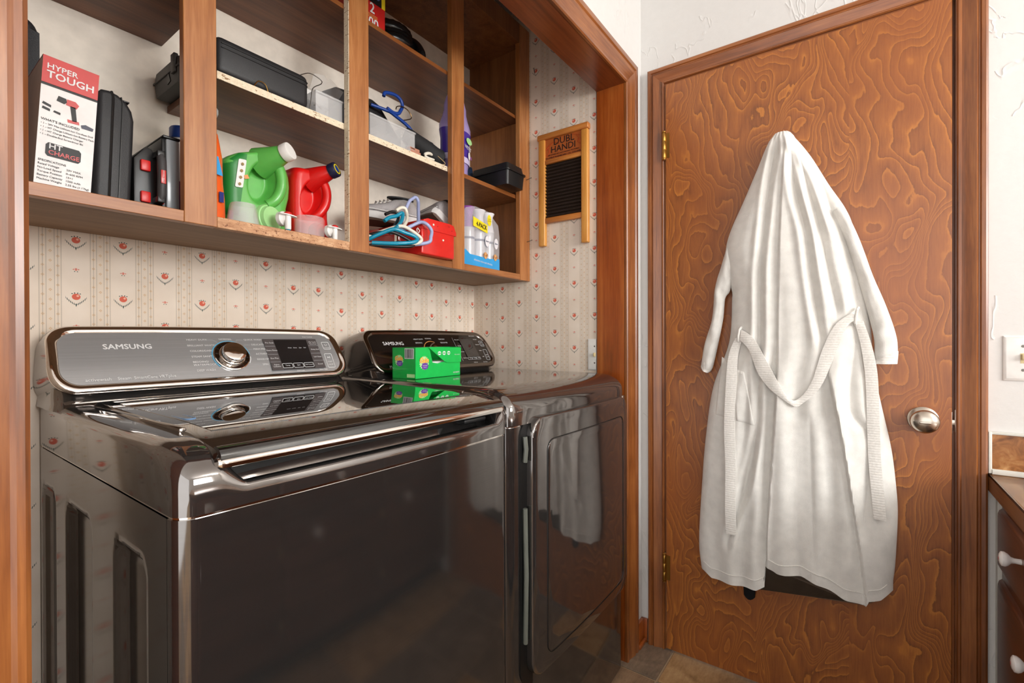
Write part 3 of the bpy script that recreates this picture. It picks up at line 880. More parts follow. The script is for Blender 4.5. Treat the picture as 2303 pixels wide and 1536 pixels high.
# display block
def frame_line(C, poly, x, b, parent, name, mat, r=.0006):
    u, v = face_axes(C, b); o = on_face(C, x, b, .0012)
    return obj(name, G().tube([o+Vector(u)*p[0]+Vector(v)*p[1] for p in poly], r, 4, True), mat, parent)
pb = .455; hb = CW['h']
def bb(b): return (b-pb)*hb
pan = cpatch(CW, [(.626, bb(.155)), (.776, bb(.155)), (.776, bb(.765)), (.626, bb(.765))], 0, pb, plain('button_panel', (86, 80, 80), .25), fw, 'button_panel', .0018)
dis = cpatch(CW, [(.655, bb(.165)), (.744, bb(.165)), (.746, bb(.745)), (.653, bb(.745))], 0, pb, M_SCREEN, fw, 'display', .0024)
def rowline(x0, x1, b): 
    cpatch(CW, [(x0, bb(b)-.0003), (x1, bb(b)-.0003), (x1, bb(b)+.0003), (x0, bb(b)+.0003)], 0, pb, M_GREYPR, pan, 'divider', .0023)
for b in (.62, .46, .31): rowline(.626, .653, b); rowline(.747, .776, b)
u_, v_ = face_axes(CW, pb)
def dtext(s, size, x, b, align='CENTER', par=None):
    lettering(s, size, on_face(CW, 0, pb, .0034)+Vector((x, 0, 0))+Vector(v_)*bb(b), u_, v_, M_WHITEPR, par or pan, align)
for s, b in (('Pre Soak', .68), ('Extra Rinse', .53), ('Eco Plus', .375)): dtext(s, .0062, .6395, b)
dtext('Fabric', .0058, .6395, .25); dtext('Softener', .0058, .6395, .215)
for s, b in (('My Cycle', .69), ('Favorites', .65), ('Delay End', .535), ('Self Clean', .38), ('Sound', .23)): dtext(s, .0058, .7615, b)
for s, x in (('Wash', .690), ('Rinse', .705), ('Spin', .720), ('End', .733)): dtext(s, .0045, x, .575, par=dis)
dtext('Smart Control', .0050, .752, .80); dtext('Child Lock', .0048, .698, .115); dtext('Smart Care', .0050, .765, .115)
for s, x in (('Temp', .668), ('Spin', .698), ('Soil Level', .728)):
    bt = frame_line(CW, rrect(x-.0135, x+.0135, bb(.185), bb(.27), .002, 2), 0, pb, dis, 'key_outline', M_WHITEPR, .0007); bt.location.y -= .0020; bt.location.z += .0010
    dtext(s, .0056, x, .228, par=dis)
frame_line(CW, rrect(-.011, .011, -.0125, .0125, .003, 3), .803, .625, fw, 'power_key', M_WHITEPR, .0009)
obj('power_symbol', G().tube(ring_pts(CW, .803, .645, .0035, 120, 420, 14, .0013), .0005, 4), M_WHITEPR, fw)
ctext(CW, 'POWER', .0052, .803, .575, M_WHITEPR, fw, 'CENTER')
frame_line(CW, rrect(-.011, .011, -.022, .022, .003, 3), .797, .305, fw, 'start_key', M_WHITEPR, .0009)
cpatch(CW, [(-.004, -.003), (.001, 0), (-.004, .003)], .797, .37, M_WHITEPR, fw, 'play_symbol')
cpatch(CW, [(.002, -.003), (.004, -.003), (.004, .003), (.002, .003)], .797, .37, M_WHITEPR, fw, 'pause_symbol')
ctext(CW, 'START', .0052, .797, .28, M_WHITEPR, fw, 'CENTER'); ctext(CW, 'PAUSE', .0052, .797, .225, M_WHITEPR, fw, 'CENTER')

# ---- dryer
dr = thing('tumble_dryer', 'black stainless front-loading tumble dryer with a dark control face beside the door jamb', 'dryer', (1.197, .96, 0))
YD = .648
obj('cabinet_body', body_mesh(.873, 1.527, YD, 1.29, .02, .915, .026), M_STEEL, dr, smooth=30)
obj('foot_skirt', G().box(.90, 1.50, YD+.03, 1.27, 0, .022), M_RUBBER, dr)
obj('seam_gasket', body_mesh(.8745, 1.5255, YD+.0015, 1.288, .915, .919, .025), M_CHROME, dr, smooth=30)
obj('top_cap', cap_mesh(.873, 1.527, YD-.004, 1.29, .919, 1.004), M_STEELP, dr, smooth=50)
# door
dpoly = rrect(.942, 1.508, .305, .932, .045, 8)
obj('door_gap_plate', G().prism(rrect(.915, 1.518, .285, .938, .055, 8), (0, YD-.004, 0), (1, 0, 0), (0, 0, 1), (0, .006, 0)), M_VOID, dr)  # black plate puts the shade of the gap around the door into colour
def bowed(poly, y0, th, edge):
    # door skin bowed outward a little across its width
    xm, hw = 1.225, .29
    def yy(x): return -.007*(1-((x-xm)/hw)**2)
    cx = sum(p[0] for p in poly)/len(poly); cz = sum(p[1] for p in poly)/len(poly)
    rings = [[(a, y0+th+yy(a), b) for a, b in poly], [(a, y0+edge+yy(a), b) for a, b in poly]]
    for k in range(1, 4):
        t = rad(90*k/3); e = edge*(1-math.cos(t))
        ring = []
        for a, b in poly:
            v = Vector((cx-a, cz-b)); L_ = v.length; v /= max(L_, 1e-6)
            ring.append((a+v.x*e, y0+edge*(1-math.sin(t))+yy(a+v.x*e), b+v.y*e))
        rings.append(ring)
    last = rings[-1]
    for s in (.92, .8, .65, .5, .35, .2, .07):
        rings.append([(cx+(p[0]-cx)*s, y0+yy(cx+(p[0]-cx)*s), cz+(p[2]-cz)*s) for p in last])
    return G().loft(rings)
def dense(poly, m=10):
    out = []
    for i in range(len(poly)):
        a, b = poly[i], poly[(i+1) % len(poly)]
        k = m if math.hypot(a[0]-b[0], a[1]-b[1]) > .08 else 1
        out += [(a[0]+(b[0]-a[0])*q/k, a[1]+(b[1]-a[1])*q/k) for q in range(k)]
    return out
dpoly = dense(dpoly)
dd = obj('door_panel', bowed(dpoly, YD-.022, .018, .005), M_STEELP, dr, smooth=50)
yb_ = lambda x: -.007*(1-((x-1.225)/.29)**2)
obj('door_groove', G().tube([(a, YD-.0222+yb_(a), b) for a, b in dense(rrect(1.003, 1.470, .338, .872, .028, 6))], .0016, 5, True), M_VOID, dd)
obj('door_window_panel', bowed(dense(rrect(1.005, 1.468, .340, .870, .026, 8)), YD-.0228, .002, .0012), M_STEELP, dd, smooth=50)
for z0, z1 in ((.83, .89), (.40, .72)):
    obj('door_pull', G().tube([(.930, YD-.008, z0), (.930, YD-.011, (z0+z1)/2), (.930, YD-.008, z1)], .006, 8), plain('grey_green_plastic', (92, 94, 86), .3), dd)
obj('hinge_screw', G().lathe([(.008, 0), (.007, .004), (.002, .005)], (1.517, YD-.003, .925), (0, -1, 0), 12), M_NICKEL, dr)
fd = console(CD, dr, M_FASCIAD, M_DKCHROME, 1.30, M_STEELS)
ctext(CD, 'SAMSUNG', .0185, .962, .655, M_WHITEPR, fd, bold=.02, sx=.98)
ctext(CD, 'MultiSteam', .0115, .952, .13, M_WHITEPR, fd, bold=.008)
for s, x, b in (('HEAVY DUTY', 1.098, .77), ('NORMAL', 1.152, .79), ('TIME DRY', 1.215, .77), ('BEDDING', 1.098, .67), ('DELICATES', 1.215, .67), ('QUICK DRY', 1.222, .42), ('AIR FLUFF', 1.222, .32)): ctext(CD, s, .0072, x, b, M_WHITEPR, fd)
DD = (1.165, .43); fn = face_pt(CD, DD[1])[2]; nrm = (0, -math.cos(fn), math.sin(fn))
dl = obj('dial', G().lathe([(.0405, 0), (.0405, .0035), (.0385, .0045), (.0300, .0050), (.0285, .0090), (.0268, .0200), (.0225, .0250), (.001, .0266)], on_face(CD, *DD, 0), nrm, 40), M_DKCHROME, fd)
obj('orange_arc', G().tube(ring_pts(CD, *DD, .0428, 40, 200, 30, .0009), .0013, 6), M_ORPR, fd)
pb = .455
u_, v_ = face_axes(CD, pb)
pan = cpatch(CD, [(1.318, bb(.26)), (1.385, bb(.26)), (1.387, bb(.76)), (1.316, bb(.76))], 0, pb, M_SCREEN, fd, 'display', .0018)
cpatch(CD, [(1.283, bb(.16)), (1.2838, bb(.16)), (1.2838, bb(.80)), (1.283, bb(.80))], 0, pb, M_GREYPR, fd, 'divider', .0018)
def d2(s, size, x, b, align='CENTER'): lettering(s, size, on_face(CD, 0, pb, .0034)+Vector((x, 0, 0))+Vector(v_)*bb(b), u_, v_, M_WHITEPR, fd, align)
for s, b in (('Dry Level', .73), ('Wrinkle', .56), ('Anti Static', .40), ('Rack Dry', .23)): d2(s, .0055, 1.300, b)
for s, b in (('My Cycle', .74), ('Delay End', .59), ('Sound', .42), ('Light', .25)): d2(s, .0055, 1.404, b)
for x in (1.328, 1.352, 1.376):
    frame_line(CD, rrect(x-.011, x+.011, bb(.19), bb(.25), .002, 2), 0, pb, fd, 'key_outline', M_GREYPR, .0006)
for s, x in (('Dry', 1.328), ('Temp', 1.352), ('Time', 1.376)): d2(s, .0052, x, .22)
d2('Smart Control', .0055, 1.395, .84); d2('Smart Care', .005, 1.40, .10); d2('Child Lock', .005, 1.345, .10)
frame_line(CD, rrect(-.010, .010, -.0125, .0125, .003, 3), 1.436, .63, fd, 'power_key', M_GREYPR, .0008)
ctext(CD, 'POWER', .005, 1.436, .585, M_WHITEPR, fd, 'CENTER')
obj('power_symbol', G().tube(ring_pts(CD, 1.436, .66, .0033, 120, 420, 14, .0013), .0005, 4), M_WHITEPR, fd)
frame_line(CD, rrect(-.010, .010, -.022, .022, .003, 3), 1.433, .31, fd, 'start_key', M_GREYPR, .0008)
ctext(CD, 'START', .005, 1.433, .30, M_WHITEPR, fd, 'CENTER'); ctext(CD, 'PAUSE', .005, 1.433, .245, M_WHITEPR, fd, 'CENTER')
# outlines of the hanging robe, (Y, Z) in metres
RB_left = [(0.19, 1.759), (0.217, 1.75), (0.24, 1.711), (0.26, 1.662), (0.304, 1.558), (0.344, 1.466), (0.357, 1.396), (0.344, 1.306), (0.336, 1.267), (0.337, 1.258), (0.346, 1.11), (0.395, 0.964), (0.418, 0.807), (0.432, 0.643), (0.442, 0.477), (0.435, 0.394), (0.425, 0.332)]
RB_right = [(0.19, 1.759), (0.163, 1.737), (0.119, 1.668), (0.073, 1.573), (0.036, 1.503), (0.016, 1.446), (0.009, 1.377), (-0.015, 1.251), (-0.026, 1.156), (-0.031, 1.046), (-0.048, 0.941), (-0.071, 0.815), (-0.082, 0.701), (-0.085, 0.616), (-0.08, 0.47), (-0.075, 0.411)]
RB_hem = [(0.419, 0.344), (0.396, 0.33), (0.32, 0.335), (0.259, 0.342), (0.236, 0.357), (0.235, 0.421), (0.201, 0.409), (0.141, 0.417), (0.089, 0.404), (0.033, 0.382), (-0.016, 0.371), (-0.019, 0.39), (-0.047, 0.398), (-0.074, 0.424)]
RB_crA = [(0.206, 1.721), (0.224, 1.593), (0.237, 1.468), (0.249, 1.315), (0.251, 1.134), (0.254, 0.963), (0.257, 0.847), (0.284, 0.681), (0.344, 0.471)]
RB_crB = [(0.179, 1.724), (0.192, 1.511), (0.199, 1.26), (0.201, 1.058), (0.203, 0.96), (0.214, 0.788), (0.226, 0.596), (0.231, 0.435)]
RB_crC = [(0.166, 1.696), (0.153, 1.555), (0.128, 1.432), (0.115, 1.304), (0.099, 1.181), (0.091, 1.123)]
RB_crD = [(0.157, 1.714), (0.136, 1.625), (0.099, 1.467), (0.074, 1.324), (0.053, 1.204)]
RB_crE = [(0.145, 1.701), (0.095, 1.592), (0.062, 1.476), (0.027, 1.381), (0.01, 1.272), (0.006, 1.216)]
RB_crF = [(0.072, 1.018), (0.042, 0.846), (0.018, 0.668), (-0.003, 0.499), (-0.014, 0.387)]
RB_crG = [(0.117, 0.886), (0.112, 0.68), (0.107, 0.475)]
RB_crH = [(0.004, 1.145), (0.023, 0.93), (-0.019, 0.853), (-0.019, 0.733), (-0.005, 0.586)]
RB_slvL_out = [(0.35, 1.426), (0.37, 1.357), (0.389, 1.286), (0.397, 1.191), (0.418, 1.113), (0.432, 1.039), (0.429, 1.017)]
RB_slvL_in = [(0.334, 1.337), (0.342, 1.278), (0.357, 1.251), (0.365, 1.174), (0.381, 1.091), (0.397, 1.024), (0.41, 1.007)]
RB_slvR_out = [(0.036, 1.499), (0.001, 1.403), (-0.03, 1.296), (-0.059, 1.21), (-0.079, 1.136), (-0.084, 1.095), (-0.082, 1.051)]
RB_slvR_in = [(0.064, 1.485), (0.032, 1.398), (0.001, 1.275), (-0.026, 1.155), (-0.033, 1.108), (-0.032, 1.064), (-0.033, 1.05)]
RB_beltM_top = [(0.301, 1.15), (0.266, 1.124), (0.237, 1.072), (0.203, 1.004), (0.17, 0.946), (0.144, 0.945), (0.112, 0.996), (0.087, 1.087), (0.057, 1.158), (0.018, 1.192)]
RB_beltM_bot = [(0.304, 1.117), (0.277, 1.085), (0.254, 1.021), (0.225, 0.977), (0.192, 0.948), (0.154, 0.922), (0.133, 0.933), (0.092, 0.979), (0.062, 1.057), (0.033, 1.146), (0.004, 1.18)]
RB_beltL = [(0.306, 1.124), (0.324, 1.071), (0.33, 0.972), (0.335, 0.838), (0.331, 0.706), (0.331, 0.574), (0.329, 0.5)]
RB_beltR = [(0.002, 1.169), (-0.014, 1.105), (-0.026, 1.02), (-0.03, 0.9), (-0.033, 0.792), (-0.039, 0.708), (-0.045, 0.625)]
RB_pock1 = [(0.356, 1.06), (0.379, 0.871), (0.347, 0.864), (0.335, 1.038)]
RB_pock2 = [(0.322, 1.031), (0.301, 1.019), (0.283, 0.961), (0.266, 0.852), (0.301, 0.849), (0.316, 0.92)]
# ------------------------------------------------------------------ bathrobe on the door
XD = 1.712
def by_z(tab):
    P_ = catmull([(0, y, z) for y, z in sorted(tab, key=lambda p: p[1])], 6)
    return sorted([(p.z, p.y) for p in P_])
RBL, RBR = by_z(RB_left), by_z(RB_right)
HEM = sorted(RB_hem)
CRS = [(by_z(RB_crA), .014, .010, 'v'), (by_z(RB_crB), .020, .030, 'l+'), (by_z(RB_crC), .013, .010, 'v'), (by_z(RB_crD), .013, .010, 'v'),
       (by_z(RB_crE), .018, .012, 'v'), (by_z(RB_crF), .018, .035, 'l+'), (by_z(RB_crG), .007, .016, 'v'), (by_z(RB_crH), .010, .014, 'v')]
robe = thing('bathrobe', 'white terry cloth bathrobe with a loose belt hanging from a hook on the wooden door', 'bathrobe', (XD, .19, 1.76))
def robe_depth(y, z, u):
    e = max(0.0, 1-abs(2*u-1)**2.6)**.55
    base = interp([(.33, .058), (.6, .066), (1.0, .070), (1.4, .070), (1.65, .066), (1.73, .058), (1.748, .042), (1.757, .012)], z)
    d = .024 + base*.85*e
    for tab, a, wd, typ in CRS:
        if z > tab[-1][0]+.03 or z < tab[0][0]-.05: continue
        fade = smooth01((tab[-1][0]+.03-z)/.06)*smooth01((z-tab[0][0]+.05)/.07)
        dy = y-interp(tab, z)
        if typ == 'v':
            d += fade*a*e*(-math.exp(-abs(dy)/wd)*1.0 + .55*math.exp(-((abs(dy)-wd*1.9)/wd)**2))
        else:   # one flap lies over the other
            hi = .9*math.exp(min(0.0, dy)/wd); lo = -.5*math.exp(-max(0.0, dy)/(wd*.7))
            k = smooth01((dy+.004)/.008)
            up_ = .35+.65*smooth01((1.15-z)/.25)
            d += up_*fade*a*e*(hi*(1-k)+lo*k)
    lower = smooth01((1.25-z)/.5)
    ph = u*6.2+.35*mnoise.noise(Vector((u*3, z*1.3, 7.7)))
    d += e*(.0012+.0055*lower)*math.cos(2*PI*ph)
    d += e*.0035*mnoise.noise(Vector((y*7, z*1.4, 3.1)))+e*.0009*mnoise.noise(Vector((y*40, z*14, 1.7)))
    return max(.026, d)
NR, NC = 150, 150
rings = []; hem_front = []
z0, z1 = 1.757, .385
for j in range(NR+1):
    v = j/NR; zn = z0+(z1-z0)*v
    yl, yr = interp(RBL, zn), interp(RBR, zn)
    if zn > 1.734:      # rounded gather over the hook
        h_ = .034*math.sqrt(max(.02, 1-((zn-1.727)/.0305)**2)); yl, yr = .193+h_, .193-h_
    fr, bk = [], []
    for i in range(NC+1):
        u = i/NC; y = yl+(yr-yl)*u
        k = smooth01((v-.72)/.28)
        z = zn+k*(interp(HEM, y)-z1)
        fr.append((XD-robe_depth(y, z, u), y, z))
    for i in range(NC, -1, -6):
        u = i/NC; y = yl+(yr-yl)*u
        k = smooth01((v-.72)/.28); z = zn+k*(interp(HEM, y)-z1)
        bk.append((XD-.021, y, z))
    rings.append(fr+bk)
    if j == NR-3: hem_front = fr
body = obj('robe_body', G().loft(rings), M_TERRY, robe, smooth=70)
obj('hem_stitch', G().tube([(x-.0012, y, z+.004) for x, y, z in hem_front[4:-4:2]], .0011, 5), M_TERRYRIB, body)
obj('door_hook', G().tube([(XD-.001, .190, 1.70), (XD-.03, .190, 1.705), (XD-.036, .190, 1.735)], .006, 8), M_BRASS, robe)
def sleeve(name, po, pi_, xc, dep, grow):
    po = catmull([(0, a, b) for a, b in po], 5); pi_ = catmull([(0, a, b) for a, b in pi_], 5)
    rg = []; n = len(po)
    for k, (a, b) in enumerate(zip(po, pi_)):
        c = (a+b)/2; h = (a-b)/2; f = k/(n-1)
        dp = dep*(grow[0]+(grow[1]-grow[0])*f)
        wr = 1+.07*math.sin(k*1.9)*(1 if f < .8 else 0)
        rg.append([(xc - dp*wr*math.sin(2*PI*q/20) + .006*mnoise.noise(Vector((k*.35, q*.4, 2))), c.y+h.y*math.cos(2*PI*q/20), c.z+h.z*math.cos(2*PI*q/20)) for q in range(20)])
    m = int(n*.84)
    s = obj(name, G().loft(rg[:m+1], True, True, False), M_TERRY, robe, smooth=70)
    cu2 = []
    ctr = lambda r: sum((Vector(p) for p in r), Vector())/len(r)
    for r in rg[m:]:
        c = ctr(r); cu2.append([c+(Vector(p)-c)*1.05 for p in r])
    # turned-up cuff with an open end
    last = cu2[-1]; c = ctr(last)
    cu2.append([c+(p-c)*.82 for p in last]); cu2.append([c+(p-c)*.80+Vector((0, 0, .03)) for p in last])
    obj('cuff', G().loft(cu2, True, False, True), M_TERRYRIB, s, smooth=60)
    return s
sleeve('sleeve', RB_slvL_out, RB_slvL_in, 1.680, .020, (1.0, .95))
sleeve('sleeve', RB_slvR_out, RB_slvR_in, 1.668, .022, (1.1, .95))
# belt
def robe_x(y, z):
    """front of the cloth at a point, taking the proudest fold nearby"""
    best = 9
    for dy in (-.018, -.009, 0, .009, .018):
        for dz in (-.015, 0, .015):
            yy, zz = y+dy, z+dz
            yl, yr = interp(RBL, zz), interp(RBR, zz); u = min(.97, max(.03, (yy-yl)/(yr-yl)))
            best = min(best, XD-robe_depth(yy, zz, u))
    return best
def smooth_list(v, k=3):
    for _ in range(k): v = [(v[max(0, i-1)]+v[i]*2+v[min(len(v)-1, i+1)])/4 for i in range(len(v))]
    return v
def ribbon(top, bot, th=.004):
    n = 40
    T = catmull([(0, a, b) for a, b in top], 8); B = catmull([(0, a, b) for a, b in bot], 8)
    pick = lambda L, f: L[min(len(L)-1, int(round(f*(len(L)-1))))]
    prs = [(pick(T, k/n), pick(B, k/n)) for k in range(n+1)]
    xs_ = smooth_list([robe_x((a.y+b.y)/2, (a.z+b.z)/2)-.0035 for a, b in prs], 4)
    rg = []
    for (a, b), x in zip(prs, xs_):
        m = [(x-.0015*math.sin(PI*s), a.y+(b.y-a.y)*s, a.z+(b.z-a.z)*s) for s in (0, .25, .5, .75, 1)]
        rg.append(m+[(p[0]+th, p[1], p[2]) for p in reversed(m)])
    return G().loft(rg)
belt = obj('belt', ribbon(RB_beltM_top, RB_beltM_bot), M_TERRYRIB, robe, smooth=60)
def strip(pts, wd, th=.004):
    P = catmull([(0, a, b) for a, b in pts], 6); rg = []; n = len(P)
    xs_ = smooth_list([robe_x(p.y, p.z)-.0035 for p in P], 4)
    for k, p in enumerate(P):
        f = k/(n-1); x = xs_[k]; w2 = wd*(.75+.25*smooth01(f*3))/2
        m = [(x-.0012*math.sin(PI*s)-.002*math.sin(f*9), p.y+w2-2*w2*s, p.z) for s in (0, .25, .5, .75, 1)]
        rg.append(m+[(q[0]+th, q[1], q[2]) for q in reversed(m)])
    return G().loft(rg)
obj('belt_end', strip(RB_beltL, .031), M_TERRYRIB, belt, smooth=60)
obj('belt_end', strip(RB_beltR, .028), M_TERRYRIB, belt, smooth=60)
for y, z in ((.306, 1.135), (.006, 1.185)):
    x = robe_x(y, z)-.006
    obj('belt_loop', G().tube([(x+.012, y-.003, z+.022), (x-.001, y, z+.014), (x-.003, y+.003, z-.004), (x+.001, y+.004, z-.022), (x+.012, y+.003, z-.028)], .0038, 8), M_TERRY, belt)
def pocket(q):
    """patch pocket lying on the cloth: corners top-left, bottom-left, bottom-right, top-right"""
    def P(u, v):
        y = (q[0][0]*(1-u)+q[3][0]*u)*(1-v)+(q[1][0]*(1-u)+q[2][0]*u)*v
        z = (q[0][1]*(1-u)+q[3][1]*u)*(1-v)+(q[1][1]*(1-u)+q[2][1]*u)*v
        yl, yr = interp(RBL, z), interp(RBR, z); w_ = min(.98, max(.02, (y-yl)/(yr-yl)))
        e = min(u, 1-u, v*1.4, (1-v)*1.4); lift = .0065*smooth01(e/.07)-.0035
        return (XD-robe_depth(y, z, w_)-lift-.0012*mnoise.noise(Vector((y*60, z*40, 0)))*smooth01(e/.2), y, z)
    return obj('pocket', G().grid(P, 20, 26), M_TERRY, body, smooth=60)
pocket([(.366, 1.062), (.384, .868), (.343, .860), (.332, 1.036)])
pocket([(.330, 1.034), (.316, .858), (.260, .846), (.292, 1.020)])
# dark cloth behind the robe
bk = thing('dark_garment', 'black cloth strip and hem showing below the white bathrobe', 'garment', (XD, .20, .70))
def blackpiece(name, y0, y1, zt, zb, x):
    rg = []
    for k in range(9):
        f = k/8; z = zt+(zb-zt)*f; sh = 1-.12*max(0, f-.85)/.15
        c = (y0+y1)/2; h = (y1-y0)/2*sh
        rg.append([(x-.009*math.sin(2*PI*q/14)*(1 if f < .95 else .6), c+h*math.cos(2*PI*q/14), z+.006*math.cos(2*PI*q/14*2)*f) for q in range(14)])
    obj(name, G().loft(rg), M_BLKCLOTH, bk, smooth=60)
blackpiece('belt_end', .270, .308, .72, .282, 1.701)
blackpiece('hem_fold', .150, .240, .72, .364, 1.701)
blackpiece('hem_fold', .070, .150, .72, .372, 1.701)
obj('cloth_top', G().tube([(1.702, .18, 1.69), (1.702, .18, 1.2), (1.702, .19, .70)], [.007, .008, .008], 10), M_BLKCLOTH, bk)

# ------------------------------------------------------------------ base cabinet run and counter
V = thing('base_cabinet', 'dark walnut base cabinet with white face frame and white ceramic knobs', 'cabinet', (1.2, -.56, 0))
obj('carcass', G().box(-.30, XW-.001, -.86, -.291, .09, .728), M_VAN, V)
obj('toe_kick', G().box(-.30, XW-.001, -.86, -.35, 0, .09), M_RUBBER, V)
obj('end_stile', G().box(1.702, XW-.001, -.291, -.283, .09, .728), M_PAINT, V)
def lipped(x0, x1, z0, z1, name):
    g = G()
    prof = [(0, 0), (.004, .006), (.010, .0095), (.016, .011)]
    rg = []
    for ins, d in prof:
        rg.append([(x0+ins, -.291+d, z0+ins), (x1-ins, -.291+d, z0+ins), (x1-ins, -.291+d, z1-ins), (x0+ins, -.291+d, z1-ins)])
    return obj(name, g.loft(rg), M_VAN, V, smooth=30)
def cknob(x, z, parent):
    k = obj('knob', G().lathe([(.006, 0), (.0055, .010), (.0075, .016), (.0135, .021), (.0160, .026), (.0155, .031), (.010, .034), (.001, .035)], (x, -.280, z), (0, 1, 0), 24), M_CERAMIC, parent)
    obj('painted_rose', G().lathe([(.004, .0352), (.0015, .0356)], (x, -.280, z), (0, 1, 0), 10), plain('rose_print', (196, 110, 110), .4), k)
xs = [(1.235, 1.702), (.745, 1.215), (.255, .725), (-.28, .235)]
for k, (a, b) in enumerate(xs):
    d = lipped(a, b, .540, .690, 'drawer'); cknob((a+b)/2 if k else 1.467, .640, d)
    d = lipped(a, b, .115, .512, 'cabinet_door'); cknob(a+.12 if k else 1.362, .468, d)
    for z in (.43, .19): obj('hinge', G().box(b-.002, b+.006, -.291, -.284, z-.018, z+.018, .002), M_BRASS, d)
C = thing('countertop', 'brown mottled laminate countertop on the dark base cabinet', 'countertop', (1.2, -.56, .728))
obj('slab', G().box(-.32, XW-.001, -.88, -.269, .728, .772, .003), M_COUNTER, C)
obj('metal_edge', G().box(-.32, XW-.001, -.2688, -.2668, .767, .7735, .0004), M_DKCHROME, C)
obj('front_edge', G().box(-.32, XW-.001, -.2690, -.2676, .729, .767), wood('laminate_edge', (60, 34, 18), (112, 70, 38), (146, 96, 56), 'x', .7, .3, .3, 20), C)
B = thing('backsplash', 'brown laminate backsplash strip with white edge trim above the countertop', 'backsplash', (XW, -.56, .772))
obj('panel', G().box(XW-.012, XW-.001, -.88, -.274, .785, .874), M_COUNTER, B)
obj('edge_trim', G().box(XW-.016, XW-.0008, -.274, -.2675, .774, .880, .001), M_PAINT, B)
obj('edge_trim', G().box(XW-.018, XW-.0008, -.88, -.274, .7725, .7855, .001), M_PAINT, B)
obj('edge_trim', G().box(XW-.014, XW-.0008, -.88, -.274, .874, .880, .001), M_PAINT, B)

# ------------------------------------------------------------------ switches
S = thing('switch_plate', 'white double toggle switch plate on the plaster wall above the countertop', 'light switch', (XW, -.354, 1.013))
rg = []
for ins, d in ((0, 0), (.0, .0025), (.005, .0055), (.006, .0058)):
    rg.append([(XW-d, -.296-ins, 1.013+ins), (XW-d, -.412+ins, 1.013+ins), (XW-d, -.412+ins, 1.126-ins), (XW-d, -.296-ins, 1.126-ins)])
pl = obj('plate', G().loft(rg), M_SWWHITE, S, smooth=30)
for yc in (-.331, -.377):
    obj('slot', G().box(XW-.0064, XW-.0057, yc-.005, yc+.005, 1.057, 1.082), M_TOGGLE, pl)
    obj('toggle', G().box(XW-.016, XW-.006, yc-.0035, yc+.0035, 1.066, 1.080, .0015), M_TOGGLE, S)
    for z in (1.040, 1.100): obj('screw', G().lathe([(.0035, 0), (.003, .0012), (.0005, .0014)], (XW-.0058, yc, z), (-1, 0, 0), 10), M_NAIL, S)
S = thing('switch_plate', 'white single toggle switch plate on the wallpaper beside the red-brown jamb', 'light switch', (XR, .77, 1.006))
rg = []
for ins, d in ((0, 0), (.0, .0025), (.004, .0055), (.005, .0058)):
    rg.append([(XR-d, .803-ins, 1.008+ins), (XR-d, .768, 1.008+ins), (XR-d, .768, 1.122-ins), (XR-d, .803-ins, 1.122-ins)])
obj('plate', G().loft(rg), M_SWWHITE, S, smooth=30)
obj('toggle', G().box(XR-.016, XR-.005, .769, .7755, 1.058, 1.072, .0015), M_TOGGLE, S)
for z in (1.035, 1.095): obj('screw', G().lathe([(.003, 0), (.0005, .0012)], (XR-.0058, .774, z), (-1, 0, 0), 10), M_NAIL, S)

# ------------------------------------------------------------------ washboard
wb = thing('washboard', 'small wooden washboard with a ribbed dark panel hanging on the wallpaper', 'washboard', (XR-.012, .90, 1.475))
xb, xf = XR-.001, XR-.021
obj('leg', G().box(xf, xb, .976, 1.004, 1.479, 1.888, .004, 3), M_PINE, wb)
obj('leg', G().box(xf, xb, .793, .820, 1.472, 1.884, .004, 3), M_PINE, wb)
obj('top_bar', G().box(xf-.003, xb, .790, 1.008, 1.884, 1.906, .004, 3), M_PINEY, wb)
obj('rail', G().box(xf+.003, xb, .819, .977, 1.790, 1.806, .003, 2), M_PINEY, wb)
obj('rail', G().box(xf+.003, xb, .819, .977, 1.565, 1.586, .004, 2), M_PINEY, wb)
sg = obj('sign_board', G().box(xf+.008, xb, .819, .977, 1.804, 1.886), plain('stained_sign_wood', (176, 92, 40), .45), wb)
pr = []
nrib = 16
for k in range(nrib*6+1):
    t = k/(nrib*6); z = 1.587+t*(1.789-1.587)
    pr.append((xf+.011-.0045*math.sin(t*nrib*2*PI), z))
R0 = [(a, .820, z) for a, z in pr]; R1 = [(a, .976, z) for a, z in pr]
R0b = [(xb-.002, .820, z) for a, z in reversed(pr)]; R1b = [(xb-.002, .976, z) for a, z in reversed(pr)]
obj('ribbed_panel', G().loft([R0+R0b, R1+R1b]), plain('dark_ribbed_metal', (58, 46, 38), .35, metal=.4), wb, smooth=60)
U, Vv = (0, -1, 0), (0, 0, 1)
ox = xf+.008
lettering('DUBL', .036, (ox, .895, 1.868), U, Vv, M_BLACKPR, sg, 'CENTER', .005, 1.0)
lettering('HANDI', .034, (ox, .898, 1.840), U, Vv, M_BLACKPR, sg, 'CENTER', .005, 1.0)
lettering('USE OTHER SIDE ACCORDING TO FABRIC', .0072, (ox, .898, 1.822), U, Vv, M_BLACKPR, sg, 'CENTER', .012, 1.0)
lettering('COLUMBUS WASHBOARD CO., COLUMBUS', .0085, (ox, .898, 1.812), U, Vv, M_BLACKPR, sg, 'CENTER', .014, .98)
M_REDINK = plain('red_ink', (190, 52, 24), .5)
for pts in ([(.972, 1.845), (.955, 1.862), (.935, 1.868), (.915, 1.858)], [(.970, 1.82), (.958, 1.835), (.962, 1.850)], [(.842, 1.872), (.832, 1.86), (.836, 1.846), (.826, 1.838)], [(.86, 1.878), (.845, 1.876), (.828, 1.868)]):
    obj('red_motif', G().tube(catmull([(ox-.0003, a, b) for a, b in pts], 5), .0016, 5, rad2=.0004), M_REDINK, sg)
